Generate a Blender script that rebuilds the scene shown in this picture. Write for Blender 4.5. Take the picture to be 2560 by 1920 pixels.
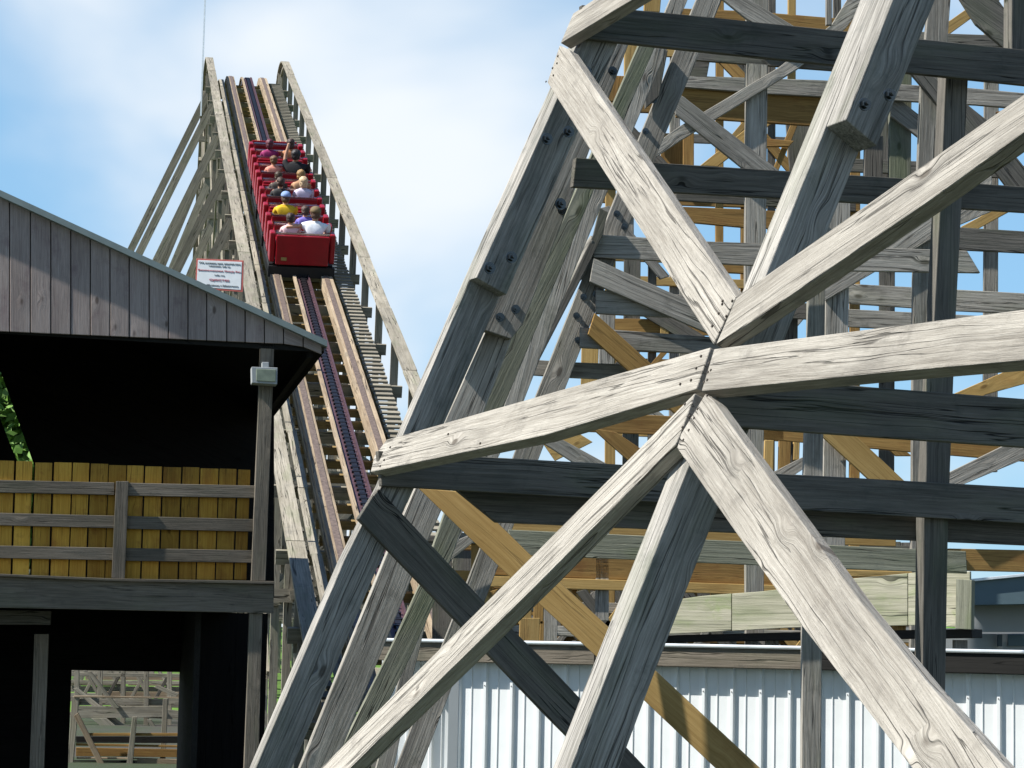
import bpy, bmesh, math, random
from mathutils import Vector, Matrix, Quaternion
random.seed(7)
for o in list(bpy.data.objects): bpy.data.objects.remove(o)
S = bpy.context.scene
COL = S.collection
R = math.radians

# ------------------------------------------------------------------ camera, sky, sun, exposure
EYE = Vector((0, 0, 1.7)); F_PX = 6400.0
PITCH = math.atan(660 / F_PX); ROLL = 0.02
_f = Vector((0, math.cos(PITCH), math.sin(PITCH))); _r0 = Vector((1, 0, 0)); _u0 = _r0.cross(_f)
_u = _u0 * math.cos(ROLL) - _r0 * math.sin(ROLL); _r = _r0 * math.cos(ROLL) + _u0 * math.sin(ROLL)
cam = bpy.data.objects.new('camera', bpy.data.cameras.new('camera')); COL.objects.link(cam)
m = Matrix((_r, _u, -_f)).transposed().to_4x4(); m.translation = EYE
cam.matrix_world = m
cam.data.sensor_width = 36; cam.data.lens = 36 * F_PX / 2560; cam.data.clip_start = 0.1; cam.data.clip_end = 9000
S.camera = cam

SUN = Vector((-0.64, -0.19, 0.745)).normalized()      # direction towards the sun
W = bpy.data.worlds.new('World'); S.world = W; W.use_nodes = True
nt = W.node_tree; N = nt.nodes; L = nt.links; N.clear()
def nn(t, **k):
    n = N.new(t)
    for a, b in k.items(): setattr(n, a, b)
    return n
wo = nn('ShaderNodeOutputWorld'); bg = nn('ShaderNodeBackground'); L.new(bg.outputs[0], wo.inputs[0])
sky = nn('ShaderNodeTexSky', sky_type='NISHITA', sun_disc=False)
sky.sun_elevation = math.asin(SUN.z); sky.sun_rotation = math.atan2(SUN.x, SUN.y)
sky.air_density = 1.0; sky.dust_density = 0.3; sky.ozone_density = 1.6; sky.altitude = 300
SKY_STRENGTH = 0.05
bg.inputs['Strength'].default_value = SKY_STRENGTH
# clouds: soft noise cover over the whole sky, in direction space
tc = nn('ShaderNodeTexCoord')
mp = nn('ShaderNodeMapping'); mp.inputs['Scale'].default_value = (4.2, 4.2, 7.0); mp.inputs['Location'].default_value = (5.30, 8.12, 6.16)
L.new(tc.outputs['Generated'], mp.inputs[0])
cn = nn('ShaderNodeTexNoise'); cn.inputs['Scale'].default_value = 1.1; cn.inputs['Detail'].default_value = 4.5; cn.inputs['Roughness'].default_value = 0.46
cn.inputs['Distortion'].default_value = 0.25
L.new(mp.outputs[0], cn.inputs['Vector'])
cr = nn('ShaderNodeMapRange', interpolation_type='SMOOTHSTEP'); cr.inputs['From Min'].default_value = 0.34; cr.inputs['From Max'].default_value = 0.66
L.new(cn.outputs['Fac'], cr.inputs[0])
mx = nn('ShaderNodeMix', data_type='RGBA')
CLOUD = (10.6, 11.3, 12.0, 1)
mx.inputs[7].default_value = CLOUD
skt = nn('ShaderNodeMix', data_type='RGBA', blend_type='MULTIPLY'); skt.inputs[0].default_value = 1.0
skt.inputs[7].default_value = (0.78, 1.08, 1.42, 1)
L.new(sky.outputs[0], skt.inputs[6])
sz_ = nn('ShaderNodeSeparateXYZ'); L.new(tc.outputs['Generated'], sz_.inputs[0])
ez = nn('ShaderNodeMapRange', interpolation_type='SMOOTHSTEP'); ez.inputs['From Min'].default_value = 0.25; ez.inputs['From Max'].default_value = 0.44; ez.inputs['To Min'].default_value = 0.0; ez.inputs['To Max'].default_value = 0.24
L.new(sz_.outputs['Z'], ez.inputs[0])      # banks of cloud low down, thinned overhead out of view to cut shade fill
cs_ = nn('ShaderNodeMath', operation='SUBTRACT'); L.new(cn.outputs['Fac'], cs_.inputs[0]); L.new(ez.outputs[0], cs_.inputs[1]); L.new(cs_.outputs[0], cr.inputs[0])
L.new(cr.outputs[0], mx.inputs[0]); air = nn('ShaderNodeMix', data_type='RGBA'); air.inputs[0].default_value = 0.42; air.inputs[7].default_value = (5.2, 9.4, 12.8, 1)   # clear blue air
af = nn('ShaderNodeMapRange', interpolation_type='SMOOTHSTEP'); af.inputs['From Min'].default_value = 0.15; af.inputs['From Max'].default_value = 0.7; af.inputs['To Min'].default_value = 0.5; af.inputs['To Max'].default_value = 0.0
L.new(sz_.outputs['Z'], af.inputs[0]); L.new(af.outputs[0], air.inputs[0])      # paler air towards the horizon, faded overhead to cut shade fill
L.new(skt.outputs[2], air.inputs[6]); L.new(air.outputs[2], mx.inputs[6]); L.new(mx.outputs[2], bg.inputs[0])

sl = bpy.data.lights.new('sun', 'SUN'); sl.energy = 5.0; sl.angle = R(0.5); sl.color = (1.0, 0.965, 0.91)
so = bpy.data.objects.new('sun', sl); COL.objects.link(so); so.location = (-30, -20, 40)
so.rotation_euler = (-SUN).to_track_quat('-Z', 'Y').to_euler()
S.view_settings.view_transform = 'Standard'; S.view_settings.look = 'None'
S.view_settings.exposure = 0.78; S.view_settings.gamma = 1.0; S.view_settings.use_curve_mapping = False

# ------------------------------------------------------------------ photo-ray helpers
def ray(px, py):
    return _r * ((px - 1280) / F_PX) + _u * ((960 - py) / F_PX) + _f
def P(px, py, D):                                   # point seen at (px,py) at world depth y = D
    d = ray(px, py); return EYE + d * (D / d.y)
class Plane:
    def __init__(s, p, n): s.p = Vector(p); s.n = Vector(n).normalized()
    def at(s, px, py, off=0.0):
        d = ray(px, py); t = ((s.p + s.n * off) - EYE).dot(s.n) / d.dot(s.n); return EYE + d * t
def bent(refx, refy, D, yaw):
    return Plane(P(refx, refy, D), (math.sin(R(yaw)), -math.cos(R(yaw)), 0))

# ------------------------------------------------------------------ materials
def new_mat(name):
    mt = bpy.data.materials.new(name); mt.use_nodes = True
    return mt, mt.node_tree.nodes, mt.node_tree.links, mt.node_tree.nodes['Principled BSDF']
def wood(name, light, dark, grain=26.0, stain=(0.10, 0.10, 0.09), stain_amt=0.5, crack=1.0, rough=0.85, bump=0.5, var=0.22, moss=0.0):
    mt, n, l, b = new_mat(name)
    def nd(t, **k):
        x = n.new(t)
        for a, c in k.items(): setattr(x, a, c)
        return x
    tcn = nd('ShaderNodeTexCoord'); oi = nd('ShaderNodeObjectInfo')
    rm = nd('ShaderNodeMath', operation='MULTIPLY'); rm.inputs[1].default_value = 57.0; l.new(oi.outputs['Random'], rm.inputs[0])
    # slow wander of the grain
    wv = nd('ShaderNodeMapping'); wv.inputs['Scale'].default_value = (1.1, 4.0, 4.0); l.new(tcn.outputs['Object'], wv.inputs[0])
    wn = nd('ShaderNodeTexNoise', noise_dimensions='4D'); wn.inputs['Scale'].default_value = 1.6; wn.inputs['Detail'].default_value = 2
    l.new(wv.outputs[0], wn.inputs['Vector']); l.new(rm.outputs[0], wn.inputs['W'])
    # knots
    ov = nd('ShaderNodeCombineXYZ'); l.new(rm.outputs[0], ov.inputs[0]); l.new(rm.outputs[0], ov.inputs[1])
    kadd = nd('ShaderNodeVectorMath', operation='ADD'); l.new(tcn.outputs['Object'], kadd.inputs[0]); l.new(ov.outputs[0], kadd.inputs[1])
    km = nd('ShaderNodeMapping'); km.inputs['Scale'].default_value = (3.6, 8.0, 0.2); l.new(kadd.outputs[0], km.inputs[0])
    kv = nd('ShaderNodeTexVoronoi', voronoi_dimensions='3D'); kv.inputs['Scale'].default_value = 1.0
    l.new(km.outputs[0], kv.inputs['Vector'])
    ks = nd('ShaderNodeSeparateColor'); l.new(kv.outputs['Color'], ks.inputs[0])
    kg = nd('ShaderNodeMath', operation='GREATER_THAN'); kg.inputs[1].default_value = 0.74; l.new(ks.outputs[0], kg.inputs[0])
    kr0 = nd('ShaderNodeMapRange', interpolation_type='SMOOTHSTEP'); kr0.inputs['From Min'].default_value = 0.42; kr0.inputs['From Max'].default_value = 0.08
    l.new(kv.outputs['Distance'], kr0.inputs[0])
    kr = nd('ShaderNodeMath', operation='MULTIPLY'); l.new(kr0.outputs[0], kr.inputs[0]); l.new(kg.outputs[0], kr.inputs[1])
    kc0 = nd('ShaderNodeMapRange', interpolation_type='SMOOTHSTEP'); kc0.inputs['From Min'].default_value = 0.17; kc0.inputs['From Max'].default_value = 0.07
    l.new(kv.outputs['Distance'], kc0.inputs[0])
    kc = nd('ShaderNodeMath', operation='MULTIPLY'); l.new(kc0.outputs[0], kc.inputs[0]); l.new(kg.outputs[0], kc.inputs[1])
    # warped coordinates
    sx = nd('ShaderNodeSeparateXYZ'); l.new(tcn.outputs['Object'], sx.inputs[0])
    wa = nd('ShaderNodeMath', operation='MULTIPLY_ADD'); wa.inputs[1].default_value = 0.034; l.new(wn.outputs['Fac'], wa.inputs[0])
    ka = nd('ShaderNodeMath', operation='MULTIPLY_ADD'); ka.inputs[1].default_value = 0.028; l.new(kr.outputs[0], ka.inputs[0]); l.new(sx.outputs['Y'], ka.inputs[2])
    l.new(ka.outputs[0], wa.inputs[2])
    cb = nd('ShaderNodeCombineXYZ'); l.new(sx.outputs['X'], cb.inputs[0]); l.new(wa.outputs[0], cb.inputs[1]); l.new(sx.outputs['Z'], cb.inputs[2])
    def stretched(sc, det, ro, scale):
        mpn = nd('ShaderNodeMapping'); mpn.inputs['Scale'].default_value = sc; l.new(cb.outputs[0], mpn.inputs[0])
        t = nd('ShaderNodeTexNoise', noise_dimensions='4D'); t.inputs['Scale'].default_value = scale; t.inputs['Detail'].default_value = det; t.inputs['Roughness'].default_value = ro
        l.new(mpn.outputs[0], t.inputs['Vector']); l.new(rm.outputs[0], t.inputs['W']); return t
    g = stretched((0.03, 1, 0.8), 6, 0.72, grain * 3.4)
    broad = stretched((0.12, 1, 1), 3, 0.5, 7.0)
    patch = stretched((0.28, 1, 1), 6, 0.66, 5.5)
    ck = stretched((0.022, 1, 0.6), 3, 0.5, grain * 0.75)
    ramp = nd('ShaderNodeValToRGB'); e = ramp.color_ramp.elements
    e[0].position = 0.36; e[0].color = (*dark, 1); e[1].position = 0.60; e[1].color = (*light, 1)
    gm = nd('ShaderNodeMath', operation='MULTIPLY'); gm.inputs[1].default_value = 0.62; l.new(g.outputs['Fac'], gm.inputs[0])
    ga = nd('ShaderNodeMath', operation='MULTIPLY_ADD'); ga.inputs[1].default_value = 0.38; l.new(broad.outputs['Fac'], ga.inputs[0]); l.new(gm.outputs[0], ga.inputs[2])
    l.new(ga.outputs[0], ramp.inputs[0])
    # stain patches
    sr = nd('ShaderNodeMapRange', interpolation_type='SMOOTHSTEP'); sr.inputs['From Min'].default_value = 0.50; sr.inputs['From Max'].default_value = 0.72; sr.inputs['To Max'].default_value = stain_amt
    l.new(patch.outputs['Fac'], sr.inputs[0])
    m1 = nd('ShaderNodeMix', data_type='RGBA'); m1.inputs[7].default_value = (*stain, 1); l.new(sr.outputs[0], m1.inputs[0]); l.new(ramp.outputs[0], m1.inputs[6])
    # rounder grime smudges
    sg = nd('ShaderNodeTexNoise', noise_dimensions='4D'); sg.inputs['Scale'].default_value = 6.5; sg.inputs['Detail'].default_value = 7; sg.inputs['Roughness'].default_value = 0.7
    l.new(tcn.outputs['Object'], sg.inputs['Vector']); l.new(rm.outputs[0], sg.inputs['W'])
    sgr = nd('ShaderNodeMapRange', interpolation_type='SMOOTHSTEP'); sgr.inputs['From Min'].default_value = 0.53; sgr.inputs['From Max'].default_value = 0.70; sgr.inputs['To Max'].default_value = stain_amt * .8
    l.new(sg.outputs['Fac'], sgr.inputs[0])
    m1b = nd('ShaderNodeMix', data_type='RGBA'); m1b.inputs[7].default_value = (*stain, 1); l.new(sgr.outputs[0], m1b.inputs[0]); l.new(m1.outputs[2], m1b.inputs[6]); m1 = m1b
    # knots darker
    kk = nd('ShaderNodeMath', operation='MULTIPLY'); kk.inputs[1].default_value = 0.75; l.new(kc.outputs[0], kk.inputs[0])
    m2 = nd('ShaderNodeMix', data_type='RGBA'); m2.inputs[7].default_value = (dark[0] * .35, dark[1] * .30, dark[2] * .26, 1); l.new(kk.outputs[0], m2.inputs[0]); l.new(m1.outputs[2], m2.inputs[6])
    # cracks (checks) along the grain
    cs = nd('ShaderNodeMath', operation='SUBTRACT'); cs.inputs[1].default_value = 0.5; l.new(ck.outputs['Fac'], cs.inputs[0])
    ca = nd('ShaderNodeMath', operation='ABSOLUTE'); l.new(cs.outputs[0], ca.inputs[0])
    cc = nd('ShaderNodeMapRange', interpolation_type='SMOOTHSTEP'); cc.inputs['From Min'].default_value = 0.012; cc.inputs['From Max'].default_value = 0.002; cc.inputs['To Max'].default_value = 0.95 * crack
    l.new(ca.outputs[0], cc.inputs[0])
    pm = nd('ShaderNodeMapRange', interpolation_type='SMOOTHSTEP'); pm.inputs['From Min'].default_value = 0.40; pm.inputs['From Max'].default_value = 0.52; l.new(broad.outputs['Fac'], pm.inputs[0])
    cmul = nd('ShaderNodeMath', operation='MULTIPLY'); l.new(cc.outputs[0], cmul.inputs[0]); l.new(pm.outputs[0], cmul.inputs[1])
    m3 = nd('ShaderNodeMix', data_type='RGBA'); m3.inputs[7].default_value = (dark[0] * .2, dark[1] * .2, dark[2] * .2, 1); l.new(cmul.outputs[0], m3.inputs[0]); l.new(m2.outputs[2], m3.inputs[6])
    last = m3.outputs[2]
    if moss > 0:
        mo = nd('ShaderNodeMapRange', interpolation_type='SMOOTHSTEP'); mo.inputs['From Min'].default_value = 0.5; mo.inputs['From Max'].default_value = 0.68; mo.inputs['To Max'].default_value = moss
        l.new(wn.outputs['Fac'], mo.inputs[0])
        m4 = nd('ShaderNodeMix', data_type='RGBA'); m4.inputs[7].default_value = (0.13, 0.17, 0.07, 1); l.new(mo.outputs[0], m4.inputs[0]); l.new(last, m4.inputs[6]); last = m4.outputs[2]
    # per piece value
    vr = nd('ShaderNodeMapRange'); vr.inputs['To Min'].default_value = 1 - var; vr.inputs['To Max'].default_value = 1 + var * .6; l.new(oi.outputs['Random'], vr.inputs[0])
    hs = nd('ShaderNodeHueSaturation'); l.new(vr.outputs[0], hs.inputs['Value']); l.new(last, hs.inputs['Color'])
    l.new(hs.outputs[0], b.inputs['Base Color']); b.inputs['Roughness'].default_value = rough
    b.inputs['Specular IOR Level'].default_value = 0.25
    h1 = nd('ShaderNodeMath', operation='MULTIPLY_ADD'); h1.inputs[1].default_value = -1.6; l.new(cmul.outputs[0], h1.inputs[0]); l.new(g.outputs['Fac'], h1.inputs[2])
    h2 = nd('ShaderNodeMath', operation='MULTIPLY_ADD'); h2.inputs[1].default_value = 0.7; l.new(kr.outputs[0], h2.inputs[0]); l.new(h1.outputs[0], h2.inputs[2])
    bp = nd('ShaderNodeBump'); bp.inputs['Strength'].default_value = bump; bp.inputs['Distance'].default_value = 0.012
    l.new(h2.outputs[0], bp.inputs['Height']); l.new(bp.outputs[0], b.inputs['Normal'])
    return mt
GREY = wood('weathered_grey_timber', (0.40, 0.375, 0.325), (0.14, 0.128, 0.105), stain=(0.10, 0.095, 0.08), stain_amt=0.6, crack=0.8, moss=0.12, bump=0.7)
BRACE = wood('pale_bleached_brace', (0.46, 0.43, 0.37), (0.20, 0.18, 0.148), grain=30, stain=(0.19, 0.175, 0.15), stain_amt=0.7, crack=0.7, bump=0.9, var=0.1)
PSTW = wood('bleached_post_timber', (0.45, 0.425, 0.38), (0.10, 0.095, 0.08), grain=30, stain=(0.10, 0.11, 0.095), stain_amt=0.6, crack=0.7, moss=0.15, bump=0.8, var=0.1)
STW = wood('dull_station_timber', (0.21, 0.18, 0.14), (0.08, 0.068, 0.05), stain=(0.06, 0.06, 0.05), stain_amt=0.6, crack=0.6, moss=0.1)
GREEN = wood('green_grey_timber', (0.29, 0.29, 0.22), (0.12, 0.125, 0.085), moss=0.35)
DKG = wood('shaded_weathered_timber', (0.18, 0.165, 0.14), (0.062, 0.058, 0.048), stain=(0.05, 0.06, 0.05), stain_amt=0.5, moss=0.15)  # shade on the ledger fronts is put into this darker timber colour
YEL = wood('new_yellow_timber', (0.46, 0.31, 0.115), (0.29, 0.18, 0.055), stain=(0.25, 0.12, 0.03), stain_amt=0.35, crack=0.4, bump=0.25)
AMB = wood('amber_timber', (0.36, 0.22, 0.07), (0.16, 0.088, 0.026), stain=(0.18, 0.06, 0.02), stain_amt=0.4, crack=0.4, bump=0.25)
FENCE = wood('yellow_fence_board', (0.58, 0.34, 0.055), (0.36, 0.17, 0.02), stain=(0.26, 0.10, 0.02), stain_amt=0.7, crack=0.5, bump=0.3, var=0.5)
FAR = wood('far_bleached_timber', (0.37, 0.335, 0.265), (0.17, 0.15, 0.11), grain=14, bump=0.3, moss=0.2)
RAILW = wood('track_timber', (0.42, 0.335, 0.23), (0.19, 0.135, 0.085), grain=14, bump=0.3)
TIEW = wood('tie_timber', (0.34, 0.24, 0.10), (0.14, 0.095, 0.04), grain=14, bump=0.3)
INK = wood('shade_black_board', (0.018, 0.017, 0.015), (0.008, 0.008, 0.007), stain_amt=0.1, stain=(0.01, 0.01, 0.01), bump=0.2)  # near-black: shade inside the station is put into the board colour
GABLE = wood('gable_siding', (0.40, 0.335, 0.30), (0.22, 0.175, 0.155), grain=40, stain=(0.16, 0.10, 0.11), stain_amt=0.5, crack=0.2, bump=0.3, var=0.12)

def simple(name, col, rough=0.5, metal=0.0, noise=0.0, nscale=8.0, bump=0.0, spec=0.5, coat=0.0):
    mt, n, l, b = new_mat(name)
    b.inputs['Roughness'].default_value = rough; b.inputs['Metallic'].default_value = metal
    b.inputs['Specular IOR Level'].default_value = spec; b.inputs['Coat Weight'].default_value = coat
    t = n.new('ShaderNodeTexNoise'); t.inputs['Scale'].default_value = nscale; t.inputs['Detail'].default_value = 5
    tcn = n.new('ShaderNodeTexCoord'); l.new(tcn.outputs['Object'], t.inputs['Vector'])
    r = n.new('ShaderNodeValToRGB'); r.color_ramp.elements[0].position = 0.3; r.color_ramp.elements[1].position = 0.7
    r.color_ramp.elements[0].color = (*[c * (1 - noise) for c in col], 1); r.color_ramp.elements[1].color = (*[min(1, c * (1 + noise)) for c in col], 1)
    l.new(t.outputs['Fac'], r.inputs[0]); l.new(r.outputs[0], b.inputs['Base Color'])
    if bump:
        bp = n.new('ShaderNodeBump'); bp.inputs['Strength'].default_value = bump; bp.inputs['Distance'].default_value = 0.02
        l.new(t.outputs['Fac'], bp.inputs['Height']); l.new(bp.outputs[0], b.inputs['Normal'])
    return mt
STEEL = simple('bolt_steel', (0.07, 0.08, 0.085), 0.28, 0.9, 0.3, 60)
RUST = simple('rusty_strap', (0.20, 0.15, 0.12), 0.55, 0.4, 0.35, 20)
TROUGH = simple('purple_brown_chain_trough', (0.075, 0.038, 0.045), 0.5, 0.0, 0.3, 12)
CHAIN = simple('greasy_chain', (0.03, 0.028, 0.032), 0.4, 0.6, 0.3, 40)
RED = simple('glossy_red_paint', (0.27, 0.005, 0.012), 0.34, 0.0, 0.12, 5, spec=0.35)
SEATRED = simple('deep_red_seat_shell', (0.20, 0.004, 0.010), 0.4, 0.0, 0.15, 6)
DARKRED = simple('dark_red_upholstery', (0.12, 0.008, 0.012), 0.6, 0.0, 0.2, 12)
BLACK = simple('black_undercarriage', (0.012, 0.012, 0.013), 0.55, 0.3, 0.2, 10)
CHROME = simple('lap_bar_steel', (0.55, 0.55, 0.6), 0.2, 1.0, 0.05, 10)
WHITE = simple('white_sheet_metal', (0.66, 0.68, 0.67), 0.5, 0.0, 0.10, 3.0, spec=0.4)
CAPM = simple('white_metal_cap', (0.72, 0.76, 0.78), 0.35, 0.3, 0.12, 9)
EDGE = simple('green_grey_metal_edge', (0.21, 0.25, 0.235), 0.45, 0.2, 0.12, 6)
ROOFM = simple('grey_roof_sheet', (0.20, 0.22, 0.22), 0.6, 0.1, 0.15, 3)
SIGNW = simple('sign_white', (0.62, 0.66, 0.68), 0.5, 0.0, 0.05, 8)
SIGNR = simple('sign_red_border', (0.42, 0.10, 0.08), 0.5, 0.0, 0.15, 8)
TXTR = simple('sign_red_ink', (0.40, 0.03, 0.06), 0.6)
TXTK = simple('sign_dark_ink', (0.05, 0.07, 0.08), 0.6)
TEAL = simple('blue_grey_panel', (0.09, 0.14, 0.16), 0.6, 0.0, 0.1, 3)
GREYP = simple('grey_panel', (0.32, 0.34, 0.34), 0.7, 0.0, 0.05, 3)
GLASS = simple('lamp_lens', (0.20, 0.23, 0.16), 0.2, 0.0, 0.25, 14)
LEAF = simple('green_foliage', (0.09, 0.19, 0.02), 0.7, 0.0, 0.5, 3)
KNOTM = simple('dark_knot_wood', (0.05, 0.04, 0.03), 0.8, 0.0, 0.4, 60)

# ------------------------------------------------------------------ object helpers
def tag(o, label=None, cat=None, group=None, kind=None):
    if label: o['label'] = label
    if cat: o['category'] = cat
    if group: o['group'] = group
    if kind: o['kind'] = kind
    return o
def empty(name, loc, label, cat, group=None):
    o = bpy.data.objects.new(name, None); COL.objects.link(o); o.location = loc; o.empty_display_size = 0.2
    return tag(o, label, cat, group)
bpy.context.view_layer.update()
def link(name, me, parent=None, mw=None, mat=None):
    o = bpy.data.objects.new(name, me); COL.objects.link(o)
    if mat: me.materials.append(mat)
    if mw is None: mw = Matrix.Identity(4)
    if parent is not None:
        o.parent = parent
        pm = parent.matrix_basis if parent.parent is None else parent.parent.matrix_basis @ parent.matrix_basis
        o.matrix_basis = pm.inverted() @ mw
    else: o.matrix_basis = mw
    return o
def bev(o, w=0.004, seg=2):
    md = o.modifiers.new('bevel', 'BEVEL'); md.width = w; md.segments = seg; md.limit_method = 'ANGLE'; md.angle_limit = R(40)
    return o
def frame(xd, zd, org):
    x = xd.normalized(); z = (zd - x * zd.dot(x)).normalized(); y = z.cross(x)
    mm = Matrix((x, y, z)).transposed().to_4x4(); mm.translation = org; return mm
def prism(name, pts3, n, t, mat, parent, bevel=0.004, axis=None):
    """polygon pts3 (front face, world) extruded by t against n"""
    best = max(((pts3[(i + 1) % len(pts3)] - pts3[i]) for i in range(len(pts3))), key=lambda v: v.length)
    if axis is not None: best = axis
    c = sum(pts3, Vector()) / len(pts3)
    mw = frame(best, n, c); inv = mw.inverted()
    lp = [inv @ p for p in pts3]
    area = sum(lp[i].x * lp[(i + 1) % len(lp)].y - lp[(i + 1) % len(lp)].x * lp[i].y for i in range(len(lp)))
    if area < 0: lp.reverse()
    k = len(lp)
    vs = [(p.x, p.y, 0) for p in lp] + [(p.x, p.y, -t) for p in lp]
    fs = [tuple(range(k)), tuple(range(2 * k - 1, k - 1, -1))] + [(i, i + k, (i + 1) % k + k, (i + 1) % k) for i in range(k)]
    me = bpy.data.meshes.new(name); me.from_pydata(vs, [], fs); me.update()
    o = link(name, me, parent, mw, mat)
    if bevel: bev(o, bevel)
    return o
def pbeam(name, poly, plane, t, mat, parent, off=0.0, label=None, ground=False, axis=None):
    pts = [plane.at(x, y, off) for x, y in poly]
    if ground: pts = to_ground(pts)
    o = prism(name, pts, plane.n, t, mat, parent, axis=axis)
    if label: o['label'] = label
    return o
def to_ground(pts):
    """stretch the two lowest points of a polygon down to the ground along their sides"""
    k = len(pts); zs = sorted(range(k), key=lambda i: pts[i].z)[:2]; out = list(pts)
    for i in zs:
        nb = [j for j in ((i - 1) % k, (i + 1) % k) if j not in zs]
        if not nb: continue
        up = pts[nb[0]]; d = pts[i] - up
        if d.z < -1e-4:
            tt = (-0.15 - up.z) / d.z; out[i] = up + d * tt
    return out
def box_bm(bm, mw, sx, sy, sz, centre=(0, 0, 0)):
    r = bmesh.ops.create_cube(bm, size=1.0)
    bmesh.ops.transform(bm, matrix=mw @ Matrix.Translation(centre) @ Matrix.Diagonal((sx, sy, sz, 1)), verts=r['verts'])
_cubes = {}
def cube_mesh(mat, key):
    k = (mat.name, key)
    if k not in _cubes:
        bm = bmesh.new(); bmesh.ops.create_cube(bm, size=1.0); me = bpy.data.meshes.new(key); bm.to_mesh(me); bm.free(); me.materials.append(mat); _cubes[k] = me
    return _cubes[k]
def bar(name, a, b, w, h, mat, parent, up=Vector((0, 0, 1)), label=None, real=False):
    """box beam from a to b, width w sideways, height h along up; local X = length"""
    a = Vector(a); b = Vector(b); d = b - a; ln = d.length
    if abs(d.normalized().dot(up)) > 0.97: up = Vector((0, 1, 0))
    mw = frame(d, up, (a + b) / 2)
    me = bpy.data.meshes.new(name); x, y, z = ln / 2, w / 2, h / 2
    vs = [(sx * x, sy * y, sz * z) for sx in (-1, 1) for sy in (-1, 1) for sz in (-1, 1)]
    fs = [(0, 1, 3, 2), (4, 6, 7, 5), (0, 4, 5, 1), (2, 3, 7, 6), (0, 2, 6, 4), (1, 5, 7, 3)]
    me.from_pydata(vs, [], fs); me.update()
    o = link(name, me, parent, mw, mat)
    if real: bev(o, 0.006, 1)
    if label: o['label'] = label
    return o
_bolt = None
def bolt(pos, n, parent, r=0.02):
    global _bolt
    if _bolt is None:
        bm = bmesh.new()
        bmesh.ops.create_cone(bm, cap_ends=True, segments=16, radius1=1.35, radius2=1.3, depth=0.25, matrix=Matrix.Translation((0, 0, 0.12)))
        bmesh.ops.create_cone(bm, cap_ends=True, segments=6, radius1=0.95, radius2=0.9, depth=0.9, matrix=Matrix.Translation((0, 0, 0.65)))
        bmesh.ops.create_cone(bm, cap_ends=True, segments=8, radius1=0.45, radius2=0.42, depth=0.8, matrix=Matrix.Translation((0, 0, 1.4)))
        _bolt = bpy.data.meshes.new('bolt'); bm.to_mesh(_bolt); bm.free(); _bolt.materials.append(STEEL)
    q = n.to_track_quat('Z', 'Y').to_matrix().to_4x4(); mw = Matrix.Translation(pos) @ q @ Matrix.Diagonal((r, r, r, 1))
    return link('bolt', _bolt, parent, mw)
def from_bm(name, bm, mat, parent=None, mw=None, smooth=False):
    me = bpy.data.meshes.new(name); bm.to_mesh(me); bm.free()
    if smooth:
        for p in me.polygons: p.use_smooth = True
    return link(name, me, parent, mw, mat)

# ------------------------------------------------------------------ ground
mt, n_, l_, b_ = new_mat('ground_gravel_and_grass')
t1 = n_.new('ShaderNodeTexNoise'); t1.inputs['Scale'].default_value = 0.25; t1.inputs['Detail'].default_value = 8
t2 = n_.new('ShaderNodeTexNoise'); t2.inputs['Scale'].default_value = 9; t2.inputs['Detail'].default_value = 6
tcg = n_.new('ShaderNodeTexCoord'); l_.new(tcg.outputs['Object'], t1.inputs['Vector']); l_.new(tcg.outputs['Object'], t2.inputs['Vector'])
rg = n_.new('ShaderNodeValToRGB'); rg.color_ramp.elements[0].position = 0.45; rg.color_ramp.elements[0].color = (0.035, 0.06, 0.014, 1)
rg.color_ramp.elements[1].position = 0.6; rg.color_ramp.elements[1].color = (0.07, 0.062, 0.05, 1)
l_.new(t1.outputs['Fac'], rg.inputs[0])
mg = n_.new('ShaderNodeMix'); mg.data_type = 'RGBA'; mg.blend_type = 'MULTIPLY'; mg.inputs[0].default_value = 0.7
l_.new(rg.outputs[0], mg.inputs[6]); l_.new(t2.outputs['Color'], mg.inputs[7]); l_.new(mg.outputs[2], b_.inputs['Base Color']); b_.inputs['Roughness'].default_value = 0.95
bm = bmesh.new(); bmesh.ops.create_grid(bm, x_segments=24, y_segments=24, size=3000)
g = from_bm('ground', bm, mt); tag(g, 'gravel and grass ground under the coaster', None, None, 'structure')

# ================================================================== FOREGROUND TRESTLE
B2 = bent(1850, 900, 9.0, 22.5)
TH = 0.14; TH1 = 0.088
# batter plane: carries the outer edge of the hub post and runs back along the track
pA = B2.at(2062, 319); pB = B2.at(1721, 1165)
vtr = Vector((-math.sin(R(22.5)), math.cos(R(22.5)), 0))
nb = (pB - pA).cross(vtr).normalized()
if nb.x > 0: nb = -nb
BP = Plane(pA, nb)
q1 = BP.at(1172, 702)                         # where the outer post's edge meets that plane
D1 = q1.y
B1 = Plane(q1, B2.n)
def bent_at(refx, refy, D, yaw): return bent(refx, refy, D, yaw)
print('D1', D1)
DB = D1 + 0.9
PBp = bent(1250, 900, DB, 11); PCp = bent(1250, 900, DB + 0.9, 8)
PYp = bent(1350, 900, DB + 1.9, 6); PXp = bent(1400, 900, DB + 2.7, 5)
R0 = bent(2030, 1700, DB + 2.9, 4)
R1 = bent(1900, 900, DB + 5.6, 4); R2 = bent(1900, 900, DB + 6.9, 2); R3 = bent(1900, 900, DB + 8.4, 0)
YP = Plane(B1.at(1400, 1500, -TH - .16), (-0.12, -0.99, 0))

FT = empty('coaster_trestle', (0.5, 9.0, 0), 'weathered grey timber coaster trestle in the foreground with six braces meeting at one post', 'trestle')
FT.matrix_basis = Matrix.Translation((0.5, 9.0, 0))
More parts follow.
